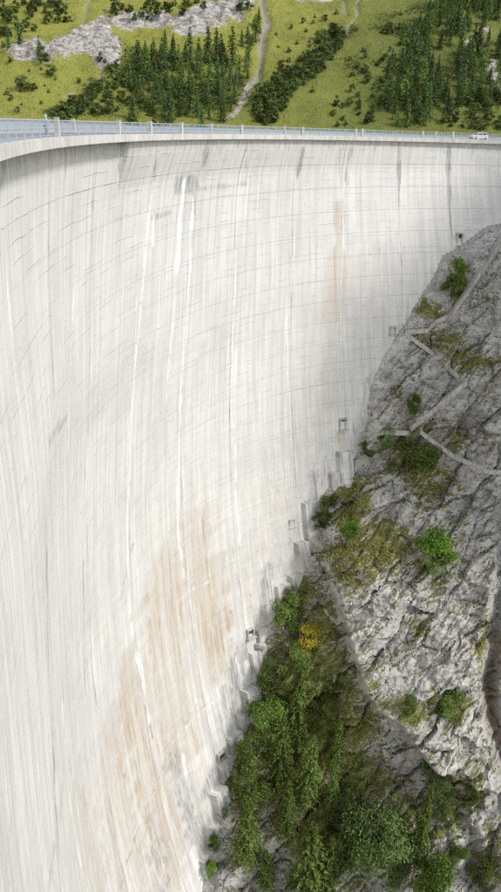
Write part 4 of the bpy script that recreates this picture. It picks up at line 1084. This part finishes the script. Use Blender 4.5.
# on the mountainside
pr_ = (np.clip(cover[..., 2] - 0.25, 0, 1) ** 1.3 * np.clip(1 - cover[..., 0] * 1.4, 0, 1) * (1 - np.clip(cover[..., 1] * 1.5, 0, 1)) * np.clip(0.5 + 1.6 * fbm(MX * 0.03, MY * 0.03, 2.0, 3), 0, 1) * (np.abs(mpx - 250) < 290) * (mpy > -15)).ravel()
ui = rng.choice(len(pr_), 11000, p=pr_ / pr_.sum())
C = np.repeat(MP.reshape(-1, 3)[ui], 2, 0) + rng.normal(size=(22000, 3)) * np.array([1.6, 1.6, 0.4]) + np.array([0, 0, 0.9])
V, Fq, T = leaf_cards(C, np.tile([0, -0.3, 0.8], (len(C), 1)), np.full(len(C), 2.6), rng, 1.6, np.full(len(C), 0.5))
up_ = (np.clip(1 - cover[..., 0] * 1.3, 0, 1) * np.clip(1 - cover[..., 1] * 2, 0, 1) * np.clip(0.35 + 1.5 * fbm(MX * 0.045, MY * 0.045, 7.0, 3), 0, 1) * (np.abs(mpx - 250) < 290) * (mpy > -15) * (MZ > LAKE + 1)).ravel()
ti = rng.choice(len(up_), 42000, p=up_ / up_.sum())
C2 = MP.reshape(-1, 3)[ti] + rng.normal(size=(42000, 3)) * np.array([1.5, 1.5, 0.15]) + np.array([0, 0, 0.2])
V2, F2_, T2_ = leaf_cards(C2, np.tile([0, -0.3, 0.8], (len(C2), 1)), 0.7 + 1.3 * rng.random(len(C2)) ** 2, rng, 1.6, np.full(len(C2), 0.55))
tag(mk('tussock_grass', V2, F2_, M['grass'], attrs={'tint': T2_}), 'coarse grass tussocks and heath dotted over the far meadows', 'grass', None, 'stuff')
tag(mk('undergrowth', V, Fq, M['alder'], attrs={'tint': T}), 'low green scrub covering the forest floor on the far slope', 'scrub', None, 'stuff')
def poly_in(x, y, poly):
    c = False; j = len(poly) - 1
    for i in range(len(poly)):
        if (poly[i][1] > y) != (poly[j][1] > y) and x < (poly[j][0] - poly[i][0]) * (y - poly[i][1]) / (poly[j][1] - poly[i][1]) + poly[i][0]: c = not c
        j = i
    return c
def scatter(poly, n, mind):
    xs_ = [p[0] for p in poly]; ys_ = [p[1] for p in poly]; out = []; tries = 0
    while len(out) < n and tries < n * 60:
        tries += 1
        x, y = random.uniform(min(xs_), max(xs_)), random.uniform(min(ys_), max(ys_))
        if poly_in(x, y, poly) and all((x - a) ** 2 + ((y - b) * 1.6) ** 2 > mind * mind for a, b in out): out.append((x, y))
    return out
STANDS = [
 ('spruce_tree', 'spruce', [(135, 62), (150, 52), (215, 56), (246, 44), (258, 20), (264, 40), (248, 80), (236, 108), (222, 126), (160, 126), (150, 105), (128, 90)], 105, 4.6, (15, 27), 'dark conifer in the forest under the pale cliff', 'spruces of the left forest', 'tree'),
 ('spruce_tree', 'spruce', [(386, 76), (402, 56), (425, 60), (446, 80), (452, 126), (392, 128), (384, 108)], 62, 4.6, (18, 30), 'dark conifer in the dense stand right of the open meadow', 'spruces of the right stand', 'tree'),
 ('spruce_tree', 'spruce', [(405, 45), (430, 10), (460, -4), (505, -6), (505, 18), (470, 30), (440, 52), (425, 58)], 62, 5.0, (16, 27), 'dark conifer in the belt above the right stand', 'spruces of the upper right belt', 'tree'),
 ('spruce_tree', 'spruce', [(450, 80), (470, 50), (500, 40), (505, 100), (480, 104), (455, 108)], 34, 5.5, (18, 30), 'dark conifer among the rocks at the far right', 'spruces at the far right', 'tree'),
 ('alder_shrub', 'alder', [(250, 124), (256, 96), (290, 70), (320, 42), (342, 30), (348, 40), (330, 62), (304, 88), (284, 110), (275, 126)], 95, 3.2, (6, 12), 'green alder shrub in the diagonal hedge crossing the meadow', 'alders of the diagonal hedge', 'shrub'),
 ('alder_shrub', 'alder', [(45, 122), (60, 106), (82, 100), (93, 84), (100, 84), (92, 104), (70, 122)], 32, 3.2, (6, 11), 'green alder shrub in the band behind the person at the railing', 'alders behind the person', 'shrub'),
 ('alder_shrub', 'alder', [(100, 60), (140, 70), (150, 105), (165, 126), (120, 126), (104, 112), (110, 84)], 40, 5.0, (5, 12), 'green alder shrub at the left edge of the forest', 'alders left of the forest', 'shrub'),
 ('alder_shrub', 'alder', [(0, 0), (55, -2), (70, 20), (40, 30), (0, 50)], 34, 5.0, (5, 12), 'green shrub on the yellow meadow at the top left', 'shrubs of the top left meadow', 'shrub'),
 ('alder_shrub', 'alder', [(100, 10), (255, -6), (262, 10), (240, 20), (190, 14), (120, 26)], 22, 7.0, (6, 13), 'shrub growing on the pale cliff band', 'shrubs on the cliff band', 'shrub'),
 ('alder_shrub', 'alder', [(345, 60), (400, 20), (420, 40), (390, 70), (384, 110), (355, 128), (330, 128)], 46, 6.0, (4, 9), 'low shrub dotted on the slope left of the right stand', 'shrubs left of the right stand', 'shrub'),
 ('alder_shrub', 'alder', [(440, 128), (450, 100), (505, 95), (505, 134)], 34, 5.0, (6, 12), 'shrub at the shore behind the white car', 'shrubs behind the car', 'shrub'),
 ('alder_shrub', 'alder', [(268, 20), (340, 10), (310, 60), (280, 80)], 16, 9.0, (3, 6), 'tiny dark shrub on the bright central meadow', 'shrubs of the central meadow', 'shrub'),
 ('alder_shrub', 'alder', [(0, 50), (90, 76), (60, 110), (0, 116)], 14, 9.0, (3, 7), 'tiny shrub on the yellow meadow below the left cliff', 'shrubs of the lower left meadow', 'shrub'),
]
for nm, kd, poly, n, md, (h0, h1), lb, gp, ct_ in STANDS:
    pts = scatter(poly, n, md)
    xs_, ys_ = [p[0] for p in pts], [p[1] for p in pts]
    special = {xs_.index(max(xs_)): 'rightmost', ys_.index(max(ys_)): 'lowest', ys_.index(min(ys_)): 'topmost', xs_.index(min(xs_)): 'leftmost'}
    xm = sorted(xs_); ym = sorted(ys_); x1_, x2_, y1_, y2_ = xm[n_ // 3 if (n_ := len(xm)) else 0], xm[2 * n_ // 3], ym[n_ // 3], ym[2 * n_ // 3]
    base_lb = lb
    for i_, (x, y) in enumerate(pts):
        if i_ in special: lb = special[i_] + ' ' + base_lb
        else: lb = base_lb + ', ' + ('upper' if y < y1_ else 'lower' if y > y2_ else 'middle') + (' left' if x < x1_ else ' right' if x > x2_ else ' centre') + ' part'
        P = mount_at(x, y)
        k2 = kd; nm2 = nm
        h = size_m(P, random.uniform(h0, h1) * (0.8 + 0.4 * random.random()))
        if kd == 'spruce':
            h *= random.choice((0.55, 0.7, 0.85, 1.0, 1.0, 1.12))
            if random.random() < 0.3: k2, nm2 = 'larch_far', 'larch_tree'
        single(nm2, k2, P - Vector((0, 0, 0.3)), h, lb, ct_, gp, random.uniform(0.9, 1.25))
for x, y, hp, kd, nm, lb in [(51, 76, 12, 'alder', 'round_tree', 'round dark tree standing above the green meadow patch at left'), (24, 90, 15, 'alder', 'round_tree', 'round tree standing alone low on the left meadow'), (40, 55, 18, 'spruce', 'spruce_tree', 'spruce at the left end of the rocky cliff'),
                             (21, 44, 22, 'spruce', 'spruce_tree', 'tall spruce alone above the left cliff'), (97, 114, 13, 'alder', 'round_tree', 'dark round tree just left of the forest near the crest'), (134, 120, 24, 'spruce', 'spruce_tree', 'single spruce in front of the forest left edge'), (280, 68, 9, 'alder', 'round_tree', 'dark round tree alone in the bright central meadow'), (10, 48, 16, 'spruce', 'spruce_tree', 'spruce at the left border above the yellow meadow'),
                             (369, 122, 12, 'alder', 'round_tree', 'dark shrub tree at the foot of the meadow by the right stand'), (332, 30, 6, 'alder', 'round_tree', 'small dark tree at the fork of the pale gully'), (312, 92, 6, 'alder', 'round_tree', 'small dark tree below the diagonal hedge'), (44, 60, 14, 'alder', 'round_tree', 'leafy tree growing in the left cliff')]:
    P = mount_at(x, y); single(nm, kd, P - Vector((0, 0, 0.3)), size_m(P, hp), lb, 'tree', None, 1.1)

# ------------------------------------------------------------------ white car on the crest road
def car(s, u, label):
    h = float(heading(s)); P = Vector(crest(s, u, DECK - 0.06))
    # forward runs back along the crest, towards the photo's left
    r = empty('parked_car', P, math.pi / 2 - h + math.pi, label, 'car')
    W = 0.88
    prof = [(2.12, 0.32), (2.18, 0.62), (2.05, 0.86), (1.20, 1.00), (0.35, 1.52), (-0.2, 1.62), (-1.55, 1.60), (-2.02, 1.08), (-2.12, 0.75), (-2.08, 0.32)]
    def shell(pr, w):
        k = len(pr); V, Fc = [], []
        for yv, ins in ((-w, 0.0), (-w + 0.05, -1), (w - 0.05, -1), (w, 0.0)):
            for x, z in pr:
                tap = max(0, z - 0.95) * 0.24
                y2 = yv - math.copysign(tap, yv)
                V.append((x * (0.985 if ins == 0 else 1.0), y2, z - (0.02 if ins == 0 else 0)))
        for a in range(3):
            for i in range(k): j = (i + 1) % k; Fc.append((a * k + i, a * k + j, (a + 1) * k + j, (a + 1) * k + i))
        Fc.append(tuple(range(k))[::-1]); Fc.append(tuple(3 * k + i for i in range(k)))
        return V, Fc
    V, Fc = shell(prof, W); mk('body', V, Fc, M['carpaint'], r)
    yy = lambda z: W - max(0, z - 0.95) * 0.24 + 0.006
    for sg in (-1, 1):
        for q in ([(1.02, 1.06), (0.36, 1.46), (-0.35, 1.53), (-0.35, 1.06)], [(-0.43, 1.06), (-0.43, 1.53), (-1.45, 1.52), (-1.82, 1.08)]):
            V = [(x, sg * yy(z), z) for x, z in q] + [(x, sg * (yy(z) - 0.03), z) for x, z in q]
            mk('side_window', V, [(0, 1, 2, 3), (7, 6, 5, 4), (0, 4, 5, 1), (1, 5, 6, 2), (2, 6, 7, 3), (3, 7, 4, 0)], M['glass'], r)
        mb = MB(); mb.box((1.0, sg * 0.98, 1.06), (0.14, 0.18, 0.14)); mb.build('mirror', M['carpaint'], r)
        mb = MB(); mb.box((-0.2, sg * 0.885, 0.92), (0.18, 0.02, 0.04)); mb.build('door_handle', M['rim'], r)
        mb = MB(); mb.box((2.08, sg * 0.62, 0.74), (0.14, 0.34, 0.16)); mb.build('headlight', M['lampclear'], r)
        mb = MB(); mb.box((-2.08, sg * 0.68, 0.95), (0.08, 0.2, 0.32)); mb.build('tail_light', M['red'], r)
        for x in (1.32, -1.32):
            mb = MB(); mb.tube([(x, sg * 0.66, 0.32), (x, sg * 0.89, 0.32)], 0.32, 16); w_ = mb.build('wheel', M['tyre'], r)
            mb = MB(); mb.tube([(x, sg * 0.88, 0.32), (x, sg * 0.905, 0.32)], 0.2, 12); mb.build('rim', M['rim'], w_)
    V = [(1.12, -0.72, 1.05), (1.12, 0.72, 1.05), (0.42, 0.62, 1.49), (0.42, -0.62, 1.49)]
    mk('windscreen', [(x + 0.03, y, z + 0.03) for x, y, z in V], [(0, 1, 2, 3)], M['glass'], r)
    mk('rear_window', [(-1.99, -0.66, 1.14), (-1.64, -0.6, 1.54), (-1.64, 0.6, 1.54), (-1.99, 0.66, 1.14)], [(0, 1, 2, 3)], M['glass'], r)
    mb = MB(); mb.box((2.14, 0, 0.42), (0.14, 1.6, 0.2)); mb.build('front_bumper', M['tyre'], r)
car(175.3, 2.4, 'white car parked on the crest road at the right end')

# ------------------------------------------------------------------ person at the railing
def skin_obj(name, verts, edges, rads, mat, parent, root=0, sub=2):
    me = bpy.data.meshes.new(name); me.from_pydata(verts, edges, []); me.update()
    o = link(bpy.data.objects.new(name, me), parent)
    sk = o.modifiers.new('skin', 'SKIN'); sk.use_smooth_shade = True
    for i, r_ in enumerate(rads):
        me.skin_vertices[0].data[i].radius = (r_, r_) if not isinstance(r_, tuple) else r_
        me.skin_vertices[0].data[i].use_root = i == root
    o.modifiers.new('subd', 'SUBSURF').render_levels = sub
    me.materials.append(mat)
    return o
def person(s, u, label):
    h = float(heading(s)); P = Vector(crest(s, u, DECK - 0.06))
    r = empty('person', P, -h - math.pi / 2 + 0.5, label, 'person')                 # faces the valley over the railing
    # body: pelvis, spine, neck, head, legs, arms resting forward on the rail, five fingers a hand
    V = [(0, 0, 0.95), (0, 0.02, 1.15), (0, 0.05, 1.40), (0, 0.07, 1.52), (0, 0.10, 1.63), (0, 0.11, 1.73)]
    E = [(0, 1), (1, 2), (2, 3), (3, 4), (4, 5)]; Rr = [(0.16, 0.11), (0.14, 0.10), (0.17, 0.11), 0.055, (0.085, 0.10), (0.075, 0.09)]
    for sg in (-1, 1):
        k = len(V)
        V += [(sg * 0.10, 0, 0.88), (sg * 0.11, 0.02, 0.48), (sg * 0.12, -0.02, 0.08), (sg * 0.12, 0.12, 0.03)]; Rr += [0.10, 0.065, 0.042, 0.038]
        E += [(0, k), (k, k + 1), (k + 1, k + 2), (k + 2, k + 3)]
        k = len(V)
        V += [(sg * 0.20, 0.05, 1.40), (sg * 0.27, 0.12, 1.18), (sg * 0.20, 0.36, 1.30), (sg * 0.19, 0.43, 1.31)]; Rr += [0.062, 0.045, 0.03, (0.04, 0.018)]
        E += [(2, k), (k, k + 1), (k + 1, k + 2), (k + 2, k + 3)]
        for f in range(5):
            a = (f - 2) * 0.018; m = len(V); l = (0.05, 0.075, 0.085, 0.08, 0.06)[f]
            V += [(sg * 0.19 + a * (2.2 if f == 0 else 1.3), 0.43 + l * 0.6, 1.315), (sg * 0.19 + a * (2.6 if f == 0 else 1.4), 0.43 + l, 1.30)]; Rr += [0.009, 0.008]
            E += [(k + 3, m), (m, m + 1)]
    b = skin_obj('body', V, E, Rr, M['skin'], r)
    JV = [(0, 0, 0.86), (0, 0.02, 1.15), (0, 0.05, 1.41), (0, 0.06, 1.50)]; JE = [(0, 1), (1, 2), (2, 3)]; JR = [(0.19, 0.14), (0.17, 0.13), (0.20, 0.14), 0.085]
    for sg in (-1, 1):
        k = len(JV); JV += [(sg * 0.21, 0.05, 1.40), (sg * 0.275, 0.12, 1.18), (sg * 0.205, 0.34, 1.295)]; JR += [0.08, 0.065, 0.048]; JE += [(2, k), (k, k + 1), (k + 1, k + 2)]
    skin_obj('jacket', JV, JE, JR, M['jacket'], r)
    TV = [(0, 0, 0.95)]; TE = []; TR = [(0.17, 0.125)]
    for sg in (-1, 1):
        k = len(TV); TV += [(sg * 0.10, 0, 0.86), (sg * 0.11, 0.02, 0.48), (sg * 0.12, -0.02, 0.10)]; TR += [0.115, 0.085, 0.07]; TE += [(0, k), (k, k + 1), (k + 1, k + 2)]
    skin_obj('trousers', TV, TE, TR, M['trouser'], r)
    skin_obj('hood', [(0, 0.03, 1.52), (0, 0.07, 1.64), (0, 0.085, 1.76)], [(0, 1), (1, 2)], [0.11, (0.105, 0.11), (0.09, 0.10)], M['jacket'], r)
person(30.05, 0.75, 'person in a light blue hooded jacket leaning on the crest railing')
